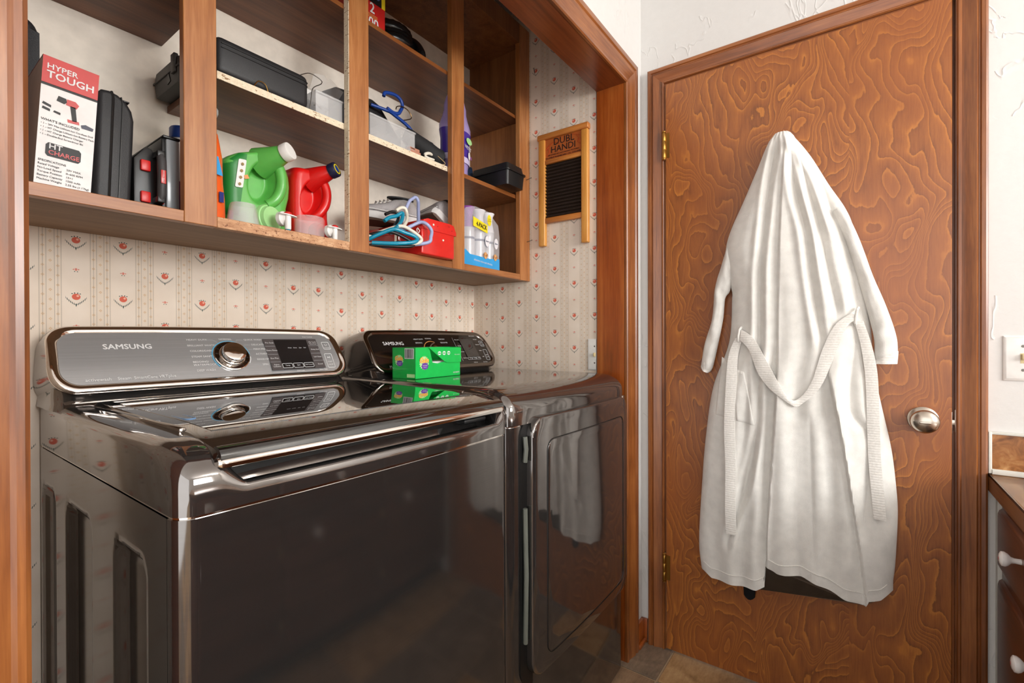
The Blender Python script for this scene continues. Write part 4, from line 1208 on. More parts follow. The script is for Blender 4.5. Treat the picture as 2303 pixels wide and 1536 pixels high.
# nails in the wallpaper
for (x, y, z, dx, dz), lb in (((XR-.001, 1.033, 2.165, -.012, .014), 'small dark nail high in the wallpaper above the washboard'),):
    t = thing('nail', lb, 'nail', (x, y, z))
    obj('shank', G().tube([(x+.002, y, z), (x+dx, y-.004, z+dz)], .0014, 6), M_NAIL, t)
    obj('head', G().lathe([(.003, 0), (.003, .001)], (x+dx, y-.004, z+dz), (dx, -.004, dz), 8), M_NAIL, t)
for (x, y, z), lb in (((1.548, YF, 1.745), 'thin nail sticking out of the cabinet end stile beside the black tray'), ((1.552, YF, 1.503), 'bent nail in the cabinet end stile below the washboard feet')):
    t = thing('nail', lb, 'nail', (x, y, z))
    obj('shank', G().tube([(x, y+.002, z), (x+.002, y-.010, z+.002), (x+.006, y-.020, z+.006)], .0011, 6), M_NAIL, t)
    obj('head', G().lathe([(.0026, 0), (.0026, .001)], (x+.006, y-.020, z+.006), (.2, -1, .3), 8), M_NAIL, t)
# ------------------------------------------------------------------ things on the cabinet shelves
UX, UZ = (1, 0, 0), (0, 0, 1)
ZB, ZM, ZT = 1.3725, 1.6815, 1.9895
def rot_about(m, o): return Matrix.Translation(Vector(o)) @ m @ Matrix.Translation(-Vector(o))

# tall black case at the alcove side
t = thing('tool_case', 'tall black dotted plastic tool case standing at the shelf end', 'case', (.165, 1.29, ZB))
b_ = obj('shell', G().prism(rrect(.120, .205, ZB, 1.722, .026, 6), (0, 1.243, 0), UX, UZ, (0, .095, 0), .014, 3), plain('dotted_black_plastic', (30, 31, 34), .45, (900, .8, .001)), t, smooth=50)
for z in (1.60, 1.49, 1.43):
    obj('rib', G().tube([(.150, 1.2425, z), (.192, 1.2425, z), (.2055, 1.252, z), (.2055, 1.32, z)], .0028, 6), M_BLACK, b_)

# cordless drill carton
t = thing('drill_box', 'white and red cordless drill carton with product pictures', 'box', (.208, 1.17, ZB))
LEAN = rot_about(Matrix.Rotation(rad(3.4), 4, 'Y'), (.2455, 1.17, ZB))
Rv = LEAN.to_3x3(); ux = Rv @ Vector((1, 0, 0)); uz = Rv @ Vector((0, 0, 1))
bx = obj('carton', G().box(.1725, .2450, 1.100, 1.235, ZB, 1.594).xf(LEAN), M_CARD, t, smooth=0)
def onbox(x, z): return LEAN @ Vector((x, 1.100, z))
patch([(0, 0), (.0725, 0), (.0725, .046), (0, .046)], onbox(.1725, 1.548), ux, uz, M_REDPR, bx, 'red_band')
patch([(0, 0), (.0725, 0), (.0725, .004), (0, .004)], onbox(.1725, 1.5445), ux, uz, M_BLACKPR, bx, 'grey_band')
obj('red_top', G().box(.1722, .2453, 1.0998, 1.2352, 1.5935, 1.5945).xf(LEAN), plain('dark_red_print', (150, 26, 24), .4), bx, smooth=0)
lettering('HYPER', .0128, onbox(.1775, 1.5775), ux, uz, M_WHITEPR, bx, bold=.02, sx=1.05, lift=.0012)
lettering('TOUGH', .0172, onbox(.1780, 1.5635), ux, uz, M_WHITEPR, bx, bold=.025, sx=1.0, lift=.0012)
# printed drill, batteries, charger
def pr(poly, x, z, mat, name): patch(poly, onbox(x, z), ux, uz, mat, bx, name, .0004)
pr([(0, .002), (.010, 0), (.013, .004), (.012, .010), (.002, .011)], .1925, 1.522, M_BLACKPR, 'drill_chuck')
pr([(0, 0), (.014, -.002), (.017, .005), (.012, .010), (.001, .010)], .2045, 1.522, M_REDPR, 'drill_body')
pr([(0, 0), (.007, 0), (.010, -.024), (.004, -.025)], .2100, 1.522, M_BLACKPR, 'drill_grip')
pr([(0, 0), (.015, .001), (.016, -.004), (.001, -.005)], .2075, 1.498, M_REDPR, 'drill_battery')
pr([(0, .001), (.006, .004), (.017, .001), (.016, -.004), (.001, -.004)], .2255, 1.494, M_NAVY, 'spare_battery')
pr([(0, 0), (.011, -.003), (.011, .001), (.001, .004)], .1755, 1.512, M_BLACKPR, 'charger_print')
pr([(0, 0), (.010, -.002), (.010, .002), (.001, .004)], .1755, 1.504, M_BLACKPR, 'charger_print')
pr([(0, 0), (.009, -.002), (.009, .002), (.001, .003)], .1895, 1.503, M_BLACKPR, 'charger_print')
for s, z, sz, bo in (("WHAT'S INCLUDED", 1.4865, .0056, .015), ('\u2022 1 \u2013 20V Max Lithium-Ion Cordless Drill', 1.4795, .0041, .004), ('\u2022 1 \u2013 HT Charge Lithium-Ion Battery Pack', 1.4735, .0041, .004), ('\u2022 1 \u2013 HT Charge Battery Charger', 1.4675, .0041, .004), ('\u2022 1 \u2013 Double-End Screwdriver Bit', 1.4615, .0041, .004)):
    lettering(s, sz, onbox(.1755, z), ux, uz, M_BLACKPR, bx, bold=bo, sx=.98)
bd = patch([(.003, 0), (.042, 0), (.045, .004), (.045, .019), (.042, .023), (.003, .023), (0, .019), (0, .004)], onbox(.1835, 1.4265), ux, uz, M_BLACKPR, bx, 'badge')
lettering('HT', .0125, onbox(.187, 1.4435), ux, uz, M_WHITEPR, bx, bold=.02, sx=1.05, lift=.0012)
lettering('CHARGE', .0105, onbox(.187, 1.4332), ux, uz, M_REDPR, bx, bold=.025, sx=.96, lift=.0012)
for k, (a, b) in enumerate((('SPECIFICATIONS', ''), ('Rated Voltage', '20V MAX'), ('No-Load Speed', '0\u2013600 RPM'), ('Torque Position', '15+1'), ('Battery Capacity', '1500 mAh'), ('Machine Weight', '2.55 lbs (1.17kg)'))):
    z = 1.4175-.0063*k
    lettering(a, .0047, onbox(.1755, z), ux, uz, M_BLACKPR, bx, bold=.015 if k == 0 else .003)
    if b: lettering(b, .0047, onbox(.2110, z-.0008), ux, uz, M_BLACKPR, bx, bold=.003)

# rounded black case
t = thing('tool_case', 'black grained plastic case with rounded top standing against the drill carton', 'case', (.281, 1.2, ZB))
LEAN = rot_about(Matrix.Rotation(rad(2.2), 4, 'Y'), (.308, 1.2, ZB))
pts = [(.252, ZB+.012), (.256, ZB+.003), (.264, ZB), (.296, ZB), (.304, ZB+.004), (.307, ZB+.014), (.307, 1.535), (.303, 1.553), (.294, 1.567), (.281, 1.576), (.268, 1.579), (.257, 1.577), (.252, 1.570)]
b_ = obj('shell', G().prism(pts, (0, 1.112, 0), UX, UZ, (0, .185, 0), .008, 3).xf(LEAN), M_BLACKTX, t, smooth=50)
obj('seam', G().tube([(.2875, 1.1112, ZB+.004), (.2875, 1.1112, 1.56), (.2855, 1.113, 1.572), (.2855, 1.14, 1.5745)], .0012, 5).xf(LEAN), M_VOID, b_)
obj('rib', G().tube([(.2735, 1.1115, ZB+.006), (.2735, 1.1115, 1.565), (.2715, 1.114, 1.577), (.2715, 1.14, 1.579)], .0022, 6).xf(LEAN), M_BLACK, b_)
obj('latch', G().box(.288, .300, 1.12, 1.16, 1.5695, 1.572, .0008).xf(LEAN), M_BLACK, b_)

# red-clasp organizer
t = thing('tool_organizer', 'small black tool organizer with red clasps and a carrying grip', 'tool box', (.333, 1.2, ZB))
b_ = obj('shell', G().prism([(.311, ZB), (.349, ZB), (.349, 1.478), (.340, 1.492), (.330, 1.494), (.311, 1.468)], (0, 1.112, 0), UX, UZ, (0, .18, 0), .004, 2), M_BLACK, t)
for z in (1.456, 1.396):
    obj('clasp', G().box(.3205, .3365, 1.105, 1.114, z-.0105, z+.0105, .0025), M_RED, t)
gp = obj('grip', G().tube([(.3475, 1.092, 1.392), (.3485, 1.089, 1.402), (.3490, 1.088, 1.432), (.3485, 1.089, 1.468), (.3475, 1.092, 1.478)], [.0062, .0078, .0080, .0078, .0062], 12), plain('dark_grey_rubber', (58, 56, 57), .55), t)
for z in (1.392, 1.480): obj('grip_bracket', G().box(.341, .354, 1.086, 1.114, z-.006, z+.006, .002), M_BLACK, t)
obj('red_edge', G().box(.3530, .3555, 1.098, 1.106, 1.386, 1.482, .001), M_RED, t)
obj('badge', G().box(.3445, .3530, 1.0790, 1.0815, 1.421, 1.447, .001), M_REDPR, gp)
lettering('HYPER TOUGH', .0036, (.3488, 1.0789, 1.434), (0, 0, 1), (-1, 0, 0), M_WHITEPR, gp, 'CENTER')

# smoky clear organizer
t = thing('parts_organizer', 'smoky clear plastic parts organizer standing on edge beside the red-clasp box', 'organizer', (.374, 1.2, ZB))
obj('clear_lid', G().box(.3625, .3855, 1.108, 1.116, ZB+.004, 1.520, .003), M_GREYCLEAR, t)
obj('black_tray', G().box(.3575, .3860, 1.116, 1.30, ZB, 1.5235, .003), M_BLACK, t)
obj('top_edge', G().box(.3570, .3865, 1.107, 1.30, 1.5205, 1.5255, .0015), M_BLACK, t)

# bottle with blue cap
t = thing('cleaner_bottle', 'white bottle with a ribbed blue cap half hidden by a cabinet stile', 'bottle', (.440, 1.25, ZB))
b_ = obj('bottle', G().lathe([(.026, 0), (.031, .004), (.032, .15), (.028, .175), (.020, .192), (.020, .205)], (.440, 1.25, ZB), (0, 0, 1), 28), M_WHITE, t)
cp = obj('cap', G().lathe([(.0235, .203), (.0245, .205), (.0245, .226), (.0225, .229), (.001, .230)], (.440, 1.25, ZB), (0, 0, 1), 28), M_BLUE, t)
obj('label_band', G().lathe([(.0324, .018), (.0325, .019), (.0325, .10), (.0324, .101)], (.440, 1.25, ZB), (0, 0, 1), 28, cap=False), plain('purple_red_label', (130, 50, 110), .4), b_)

# small dark case on the middle shelf
t = thing('tool_case', 'small charcoal ribbed case at the open end of the middle shelf', 'case', (.45, 1.27, ZM))
M_CHAR = plain('charcoal_plastic', (62, 60, 58), .5)
b_ = obj('shell', G().prism([(1.200, ZM+.002), (1.326, ZM+.002), (1.336, 1.706), (1.336, 1.728), (1.326, 1.742), (1.200, 1.742), (1.192, 1.728), (1.192, 1.706)], (.414, 0, 0), (0, 1, 0), UZ, (.10, 0, 0), .004, 2), M_CHAR, t)
obj('rim', G().box(.4115, .515, 1.190, 1.3385, 1.716, 1.7205, .001), M_CHAR, b_)
obj('handle_slot', G().prism([(1.236, 1.696), (1.252, 1.692), (1.258, 1.706), (1.246, 1.716)], (.4125, 0, 0), (0, 1, 0), UZ, (.004, 0, 0)), M_VOID, b_)
obj('latch', G().box(.409, .418, 1.205, 1.225, 1.706, 1.748, .002), M_CHAR, b_)
obj('foot', G().box(.445, .51, 1.21, 1.31, ZM, ZM+.004), M_BLACK, b_)

# long black case
t = thing('tool_case', 'long black grained case lying on the white-edged middle shelf', 'case', (.55, 1.14, ZM))
b_ = obj('shell', G().box(.444, .655, 1.086, 1.188, ZM+.001, 1.764, .016, 4), M_BLACKTX, t, smooth=60)
obj('seam', G().tube([(.655, 1.17, 1.738), (.6555, 1.11, 1.738), (.651, 1.090, 1.738), (.640, 1.0857, 1.738), (.455, 1.0857, 1.738)], .0011, 5), M_VOID, b_)
obj('seam', G().tube([(.655, 1.17, 1.747), (.6555, 1.11, 1.747), (.651, 1.090, 1.747), (.640, 1.0857, 1.747), (.455, 1.0857, 1.747)], .0013, 5), M_BLACK, b_)
t = thing('wire_loop', 'thin dark wire loop bent over the end of the long black case', 'wire', (.66, 1.12, ZM))
obj('wire', G().tube(catmull([(.640, 1.10, 1.766), (.664, 1.10, 1.780), (.692, 1.10, 1.777), (.690, 1.092, 1.763), (.662, 1.084, 1.737), (.655, 1.082, 1.700), (.652, 1.082, ZM)], 5), .0011, 5), M_NAIL, t)
obj('wire', G().tube(catmull([(.520, 1.083, ZM), (.530, 1.082, 1.697), (.545, 1.082, 1.696), (.552, 1.083, ZM)], 5), .0011, 5), M_BRASS, t)

# clear blister pack and boxes
def clear_box(name, label, x0, x1, y0, y1, z0, z1, ncell):
    t = thing(name, label, 'organizer', ((x0+x1)/2, (y0+y1)/2, z0))
    w_ = .0012
    g = G().box(x0, x1, y0, y0+w_, z0, z1).box(x0, x1, y1-w_, y1, z0, z1).box(x0, x0+w_, y0+w_, y1-w_, z0, z1).box(x1-w_, x1, y0+w_, y1-w_, z0, z1).box(x0, x1, y0, y1, z0, z0+w_)
    obj('tray', g, M_FROST, t)
    obj('lid', G().box(x0-.002, x1+.003, y0-.003, y1+.002, z1-.006, z1, .002), M_FROST, t)
    for k in range(1, ncell): 
        x = x0+(x1-x0)*k/ncell; obj('divider', G().box(x-.0006, x+.0006, y0+w_, y1-w_, z0+w_, z1-.007), M_FROST, t)
    random.seed(len(label))
    for k in range(ncell*5):
        x = random.uniform(x0+.008, x1-.008); z = random.uniform(z0+.004, z0+.5*(z1-z0)); y = random.uniform(y0+.005, y0+.03)
        a = random.uniform(-.8, .8)
        obj('fastener', G().tube([(x, y, z), (x+.010*math.cos(a), y+.003, z+.010*math.sin(a)+.004)], .0012, 5), M_NICKEL, t)
    return t
clear_box('clear_box', 'small frosted lidded box of fasteners beside the long black case', .672, .747, 1.088, 1.150, ZM+.001, 1.740, 1)
clear_box('parts_organizer', 'long frosted compartment box of small hardware in front of a black case', .832, .996, 1.086, 1.165, ZM+.001, 1.745, 3)
t = thing('blister_pack', 'empty clear blister pack with a hang tab behind the frosted fastener box', 'packaging', (.735, 1.18, ZM))
obj('tray', G().prism([(.670, ZM), (.760, ZM), (.770, 1.785), (.672, 1.775)], (0, 1.156, 0), UX, UZ, (0, .030, 0), .003, 2), M_CLEAR, t)
obj('white_insert', G().box(.682, .752, 1.158, 1.176, ZM+.004, 1.772), M_WHITE, t)
obj('hang_tab', G().prism([(.700, 1.778), (.785, 1.780), (.800, 1.808), (.760, 1.828), (.752, 1.820), (.742, 1.830), (.712, 1.822)], (0, 1.160, 0), UX, UZ, (0, .0015, 0)), M_CLEAR, t)

t = thing('soft_case', 'black slanted soft case behind the frosted boxes on the middle shelf', 'case', (.93, 1.27, ZM))
b_ = obj('shell', G().prism([(.790, ZM), (1.075, ZM), (1.072, 1.775), (.980, 1.868), (.955, 1.876), (.830, 1.862), (.792, 1.835)], (0, 1.235, 0), UX, UZ, (0, .07, 0), .008, 3), plain('black_nylon', (30, 28, 30), .6), t, smooth=50)
obj('zip', G().tube([(1.070, 1.2335, 1.772), (.979, 1.2335, 1.862), (.955, 1.2335, 1.869), (.83, 1.2335, 1.855)], .002, 6), M_BLACK, b_)

# blue plastic hanger and a wire hanger
t = thing('plastic_hanger', 'royal blue plastic clothes hanger with its hook up on the middle shelf', 'hanger', (1.0, 1.2, ZM))
obj('hook', G().tube(catmull([(.972, 1.2, 1.880), (.976, 1.2, 1.892), (.995, 1.2, 1.899), (1.020, 1.2, 1.902), (1.040, 1.2, 1.895), (1.047, 1.2, 1.878), (1.040, 1.2, 1.862), (1.030, 1.2, 1.848), (1.010, 1.2, 1.843), (.985, 1.2, 1.848)], 5), .0056, 10), M_BLUE, t)
obj('frame', G().tube(catmull([(.940, 1.222, 1.848), (.985, 1.205, 1.843), (1.002, 1.19, 1.832), (1.045, 1.155, 1.786), (1.056, 1.185, 1.750), (1.040, 1.20, 1.705), (.99, 1.212, 1.692), (.955, 1.220, 1.70)], 5), .0052, 10), M_BLUE, t)
t = thing('wire_hanger', 'thin brown wire clothes hanger hooked over the blue hanger', 'hanger', (1.04, 1.19, ZM))
obj('hook', G().tube(catmull([(1.012, 1.19, 1.852), (1.016, 1.19, 1.862), (1.034, 1.19, 1.870), (1.058, 1.19, 1.869), (1.074, 1.19, 1.858), (1.075, 1.19, 1.846), (1.055, 1.19, 1.834), (1.036, 1.19, 1.826)], 5), .0016, 6), metal('brown_wire', (110, 86, 56), .35), t)
obj('frame', G().tube(catmull([(1.036, 1.19, 1.826), (1.046, 1.17, 1.800), (1.060, 1.14, 1.765), (1.100, 1.10, 1.715), (1.125, 1.085, 1.690), (1.10, 1.10, 1.684), (1.04, 1.19, 1.690)], 5), .0011, 6), M_TAN, t)

# black foam roller, clothes pegs, clip, purple brush
t = thing('foam_roller', 'black foam covered handle lying slanted across the middle shelf', 'roller', (1.09, 1.13, ZM))
obj('foam_sleeve', G().tube(catmull([(1.022, 1.165, 1.772), (1.030, 1.160, 1.768), (1.055, 1.150, 1.752), (1.085, 1.135, 1.735), (1.115, 1.122, 1.718), (1.14, 1.112, 1.712)], 4), [.010, .017, .020, .022, .0235, .025, .026, .027, .0275, .028, .0285, .029, .029, .0295, .0295, .0295, .0295, .0295, .029, .028, .020], 16), M_BLACKFOAM, t)
for k, (dx, dy, lb) in enumerate(((0, 0, 'lower of two small terracotta blocks on the white-edged middle shelf'), (-.003, .002, 'upper of two small terracotta blocks on the white-edged middle shelf'))):
    z = ZM+.0093*k
    o = obj('terracotta_block', G().box(.979+dx, 1.019+dx, 1.084+dy, 1.108+dy, z, z+.009, .002), M_PINK); tag(o, lb, 'block', 'terracotta blocks on the middle shelf')
t = thing('bag_clip', 'small white plastic clip lying open at the front of the middle shelf', 'clip', (1.05, 1.09, ZM))
obj('jaw', G().tube(catmull([(1.036, 1.088, ZM+.010), (1.044, 1.087, ZM+.016), (1.056, 1.086, ZM+.020), (1.068, 1.086, ZM+.019)], 4), [.002, .004, .0048, .005, .005, .005, .005, .005, .005, .0048, .0045, .004, .003], 8), M_IVORY, t)
obj('jaw', G().tube(catmull([(1.036, 1.087, ZM+.007), (1.048, 1.085, ZM+.004), (1.062, 1.084, ZM+.004), (1.074, 1.084, ZM+.005)], 4), [.002, .0035, .004, .004, .004, .004, .004, .004, .004, .004, .0038, .0035, .003], 8), M_IVORY, t)
t = thing('cloth_bundle', 'dark purple cloth bundle behind the black foam handle', 'cloth', (1.20, 1.25, ZM))
obj('folded_cloth', G().lathe([(.02, 0), (.042, .02), (.05, .06), (.046, .10), (.03, .135), (.001, .145)], (1.195, 1.25, ZM), (0, 0, 1), 20), plain('dark_purple_fibre', (54, 30, 84), .8, (300, .8, .003)), t)

# lilac floor-cleaner bottle
t = thing('cleaner_bottle', 'lilac floor cleaner bottle with a purple label behind a cabinet stile', 'bottle', (1.216, 1.125, ZM))
b_ = obj('bottle', G().lathe([(.048, 0), (.053, .004), (.054, .03), (.057, .045), (.0605, .06), (.0605, .12), (.0660, .150), (.0660, .165), (.055, .192), (.048, .215), (.047, .235), (.038, .262), (.030, .275), (.028, .288)], (1.216, 1.125, ZM), (0, 0, 1), 36, 1.0, .60), M_LILAC, t)
lab = [(r+.0009, h) for r, h in ((.0605, .062), (.0605, .118), (.0655, .147))]
obj('label', G().lathe(lab, (1.216, 1.125, ZM), (0, 0, 1), 36, 1.0, .61, cap=False), M_PURP2, b_)
obj('label_foot', G().lathe([(.0612, .042), (.0618, .062)], (1.216, 1.125, ZM), (0, 0, 1), 36, 1.0, .61, cap=False), plain('pale_lilac_print', (206, 196, 230), .4), b_)
lettering('WETJET', .017, (1.236, 1.0885, 1.775), (.95, .31, 0), UZ, M_WHITEPR, b_, 'CENTER', .012, .9, lift=.004)
patch(ellipse(0, 0, .020, .011), (1.246, 1.091, 1.802), (.97, .24, 0), UZ, M_GAINLT, b_, 'brand_oval', .003)
patch(ellipse(0, 0, .007, .013), (1.246, 1.091, 1.752), (.97, .24, 0), UZ, M_WHITEPR, b_, 'mop_picture', .003)
patch(ellipse(0, 0, .006, .006, 7), (1.262, 1.0985, 1.750), (.93, .37, 0), UZ, M_VIOLET, b_, 'flower_print', .004)

# tape roll and black tray
t = thing('tape_roll', 'roll of dark blue tape standing behind the black tray', 'tape', (1.40, 1.21, ZM))
obj('tape', G().lathe([(.030, -.022), (.058, -.022), (.058, .022), (.030, .022), (.030, -.022)], (1.412, 1.256, ZM+.058), (.75, -.6, 0), 32, cap=False), plain('dark_blue_tape', (34, 52, 76), .4), t)
obj('core', G().lathe([(.027, -.021), (.0302, -.021), (.0302, .021), (.027, .021), (.027, -.021)], (1.412, 1.256, ZM+.058), (.75, -.6, 0), 32, cap=False), plain('orange_core', (222, 110, 40), .5), t)
t = thing('plastic_tray', 'black lidded plastic tray sticking out over the shelf front', 'tray', (1.43, 1.11, ZM))
def taper(x0, x1, y0, y1, z0, z1, ins, r):
    A = rrect(x0+ins, x1-ins, y0+ins, y1-ins, r, 4); B = rrect(x0, x1, y0, y1, r, 4)
    return G().loft([[(a, b, z0) for a, b in A], [(a, b, z1) for a, b in B]])
obj('base', taper(1.374, 1.484, 1.018, 1.195, ZM, 1.733, .004, .010), M_BLACK, t)
obj('rim', G().loft([[(a, b, z) for a, b in rrect(1.374-e, 1.484+e, 1.018-e, 1.195+e, .012, 4)] for e, z in ((0, 1.731), (.005, 1.731), (.005, 1.7355), (0, 1.7358))]), M_BLACK, t)
obj('lid', taper(1.376, 1.482, 1.020, 1.193, 1.760, 1.7355, .004, .010), M_BLACK, t)
t = thing('foam_plug', 'tiny tan foam plug resting on the black tray lid', 'plug', (1.473, 1.05, 1.760))
obj('plug', G().lathe([(.004, 0), (.0055, .003), (.005, .008), (.001, .010)], (1.473, 1.05, 1.7602), (0, 0, 1), 12), M_TAN, t)

# ------------------------------------------------------------------ laundry products
t = thing('spray_bottle', 'orange cleaner bottle with a clear neck half behind a cabinet stile', 'bottle', (.436, 1.12, ZB))
b_ = obj('bottle', G().lathe([(.038, 0), (.0405, .003), (.0395, .05), (.036, .085), (.035, .14), (.030, .17), (.0262, .19)], (.436, 1.125, ZB), (0, 0, 1), 28, 1.0, .75), M_ORANGE, t)
obj('neck', G().lathe([(.0245, .188), (.0245, .215), (.021, .225)], (.436, 1.125, ZB), (0, 0, 1), 24), M_CLEAR, t)
obj('nozzle', G().lathe([(.023, .224), (.027, .234), (.027, .240), (.022, .248), (.001, .250)], (.436, 1.125, ZB), (0, 0, 1), 24), plain('grey_cap', (176, 178, 178), .35), t)
patch([(-.010, -.018), (.011, -.018), (.001, .020), (-.010, .020)], (.451, 1.0965, 1.488), (.97, .24, 0), UZ, M_SKY, b_, 'blue_print', .001)
patch([(-.004, -.011), (.006, -.011), (.006, .011), (-.004, .011)], (.457, 1.0965, 1.424), (.97, .24, 0), UZ, plain('navy_print', (24, 40, 120), .4), b_, 'navy_print', .001)

def field_fn(rowsL, rowsR, yf, recess, edge):
    L, R = sorted([(z, x) for x, z in rowsL]), sorted([(z, x) for x, z in rowsR])
    z0 = max(L[0][0], R[0][0]); z1 = min(L[-1][0], R[-1][0])
    def lim(z): return interp(L, z), interp(R, z)
    def rz_(z):
        ez = min(z-z0, (z1-z)*1.2)
        return edge*(1-math.sqrt(max(0, 1-max(0, 1-ez/edge)**2)))
    def rx_(x, z):
        xl, xr = lim(z); e = max(0, min(x-xl, xr-x))
        return edge*(1-math.sqrt(max(0, 1-max(0, 1-e/edge)**2)))
    def y(x, z):
        v = yf+rx_(x, z)+rz_(z)*.6
        for cx, cz, a, b, tilt, d in recess:
            ct, st = math.cos(tilt), math.sin(tilt)
            px = ((x-cx)*ct+(z-cz)*st)/a; pz = (-(x-cx)*st+(z-cz)*ct)/b
            v += d*smooth01((1.12-math.sqrt(px*px+pz*pz))/.42)
        return v
    return lim, rz_, rx_, y, z0, z1
def field_body(rowsL, rowsR, yf, dep, recess, edge=.030, nz=60, nx=48):
    """jug: outline by height, rounded edges, scooped grip recesses on the front"""
    lim, rz_, rx_, yfn, z0, z1 = field_fn(rowsL, rowsR, yf, recess, edge)
    rings = []
    for j in range(nz+1):
        z = z0+(z1-z0)*j/nz; xl, xr = lim(z); fr, bk = [], []
        for i in range(nx+1):
            x = xl+(xr-xl)*i/nx
            fr.append((x, yfn(x, z), z)); bk.append((x, yf+dep-rx_(x, z)-rz_(z)*.6, z))
        rings.append(fr+bk[::-2])
    return G().loft(rings)
def tap(parent, x, y, z, s=1.0):
    k = obj('spigot', G().lathe([(.017*s, 0), (.017*s, .010), (.012*s, .014), (.010*s, .018)], (x-.006, y+.020, z), (.35, -1, .05), 24), M_WHITE, parent)
    obj('spout', G().lathe([(.0062*s, -.026*s), (.0072*s, -.024*s), (.0072*s, .006*s)], (x, y, z), (0, 0, 1), 16), M_WHITE, k)
    obj('spout_tip', G().lathe([(.003*s, -.030*s), (.006*s, -.027*s), (.0062*s, -.0262*s)], (x, y, z), (0, 0, 1), 12), M_TEAL, k)
    obj('lever', G().prism(ellipse(0, 0, .0205*s, .0105*s, 18), (x, y, z+.006*s), (.97, -.2, -.1), (.2, .97, 0), (0, 0, .0022)), M_WHITE, k)
    obj('push_button', G().lathe([(.0092*s, .008*s), (.0085*s, .0125*s), (.005*s, .0155*s), (.001, .0162*s)], (x, y, z), (0, 0, 1), 18), M_RED, k)
    return k
# green jug
t = thing('detergent_jug', 'green laundry detergent jug with white cap and white tap', 'jug', (.565, 1.22, ZB))
gl = [(.485, ZB), (.484, 1.392), (.485, 1.435), (.485, 1.483), (.485, 1.525), (.497, 1.538), (.515, 1.550), (.534, 1.558), (.552, 1.566), (.566, 1.570)]
gr = [(.630, ZB), (.634, 1.392), (.634, 1.422), (.631, 1.444), (.638, 1.472), (.640, 1.500), (.638, 1.522), (.634, 1.535), (.628, 1.547), (.618, 1.557), (.606, 1.565), (.596, 1.570)]
b_ = obj('jug', field_body(gl, gr, 1.138, .175, [(.566, 1.492, .030, .050, -.22, .032)], .024), M_GAIN, t, smooth=70)
obj('handle', G().tube(catmull([(.590, 1.146, 1.556), (.603, 1.138, 1.540), (.609, 1.134, 1.512), (.607, 1.134, 1.482), (.596, 1.138, 1.457), (.582, 1.146, 1.444)], 6), .0125, 12, rad2=.0125), M_GAIN, b_)
obj('neck', G().tube([(.576, 1.168, 1.546), (.584, 1.150, 1.551), (.592, 1.130, 1.557), (.603, 1.108, 1.5645)], [.037, .032, .0255, .0195], 20), M_GAIN, b_)
cp = obj('cap', G().lathe([(.0205, -.002), (.0212, 0), (.0212, .014), (.0200, .017), (.001, .018)], (.602, 1.106, 1.564), (.42, -.84, .33), 32), M_WHITE, t)
obj('tap_boss', G().lathe([(.036, -.02), (.035, -.004), (.0335, .0), (.0325, -.002), (.030, -.0005), (.028, .0085), (.001, .009)], (.582, 1.136, 1.409), (.32, -.94, .05), 36), M_GAINLT, b_)
tap(t, .594, 1.078, 1.404)
yj = field_fn(gl, gr, 1.138, [], .024)[3]
def lab_pt(u, v):
    z = 1.402+(1.548-1.402)*v; xa = .4862; xb = .512+.019*v
    if v > .8: xa = .4862+.03*(v-.8)/.2
    x = xa+(xb-xa)*u; return (x, yj(x, z)-.0007, z)
obj('label', G().grid(lab_pt, 14, 14), M_GAINLAB, b_, smooth=60)
patch(rrect(0, .017, 0, .066, .003, 3), (.5030, 1.1365, 1.466), (.99, .0, .08), (.13, 0, .99), M_CARD, b_, 'instruction_strip', .001)
M_OLIVE = plain('olive_print', (146, 122, 58), .4)
for k, c in enumerate((M_OLIVE,)*4):
    patch(ellipse(0, 0, .0030, .0034, 12), (.5125+.0021*(3-k), 1.1350, 1.474+.0155*(3-k)), UX, UZ, c, b_, 'pictogram', .002)
patch([(0, 0), (.010, .004), (.006, .012), (-.002, .008)], (.524, 1.1365, 1.488), UX, UZ, M_ORPR, b_, 'petal_print', .002)
patch([(0, 0), (.009, 0), (.009, .022), (.001, .022)], (.489, 1.1365, 1.388), UX, UZ, plain('mauve_print', (150, 110, 160), .4), b_, 'mauve_print', .002)
# red jug
t = thing('detergent_jug', 'red laundry detergent jug with dark blue cap and white tap', 'jug', (.70, 1.22, ZB))
tl = [(.643, ZB), (.643, 1.391), (.643, 1.473), (.643, 1.523), (.645, 1.543), (.650, 1.556), (.660, 1.560)]
tr = [(.735, ZB), (.748, 1.400), (.744, 1.443), (.7445, 1.494), (.7445, 1.513), (.744, 1.532), (.738, 1.548), (.730, 1.556), (.720, 1.560)]
b_ = obj('jug', field_body(tl, tr, 1.138, .175, [(.691, 1.484, .027, .047, -.25, .028)], .022), M_TIDE, t, smooth=70)
obj('handle', G().tube(catmull([(.712, 1.146, 1.546), (.725, 1.138, 1.530), (.731, 1.134, 1.505), (.727, 1.134, 1.475), (.714, 1.140, 1.450), (.704, 1.148, 1.440)], 6), .0115, 12), M_TIDE, b_)
obj('neck', G().tube([(.702, 1.166, 1.538), (.709, 1.150, 1.543), (.717, 1.130, 1.550), (.728, 1.110, 1.557)], [.032, .028, .0225, .0170], 20), M_TIDE, b_)
cp = obj('cap', G().lathe([(.0185, -.002), (.0192, 0), (.0192, .014), (.0182, .0165), (.001, .017)], (.7275, 1.108, 1.557), (.42, -.84, .33), 32), M_NAVY, t)
cn = Vector((.42, -.84, .33)).normalized(); cc = Vector((.7275, 1.108, 1.557))
obj('cap_ring', G().lathe([(.0135, .0168), (.0135, .0174), (.0105, .0176), (.0105, .0168)], cc, cn, 28, cap=False), M_YEL, cp)
obj('cap_disc', G().lathe([(.0085, .0168), (.0085, .0175), (.001, .0178)], cc, cn, 24), M_BLUE, cp)
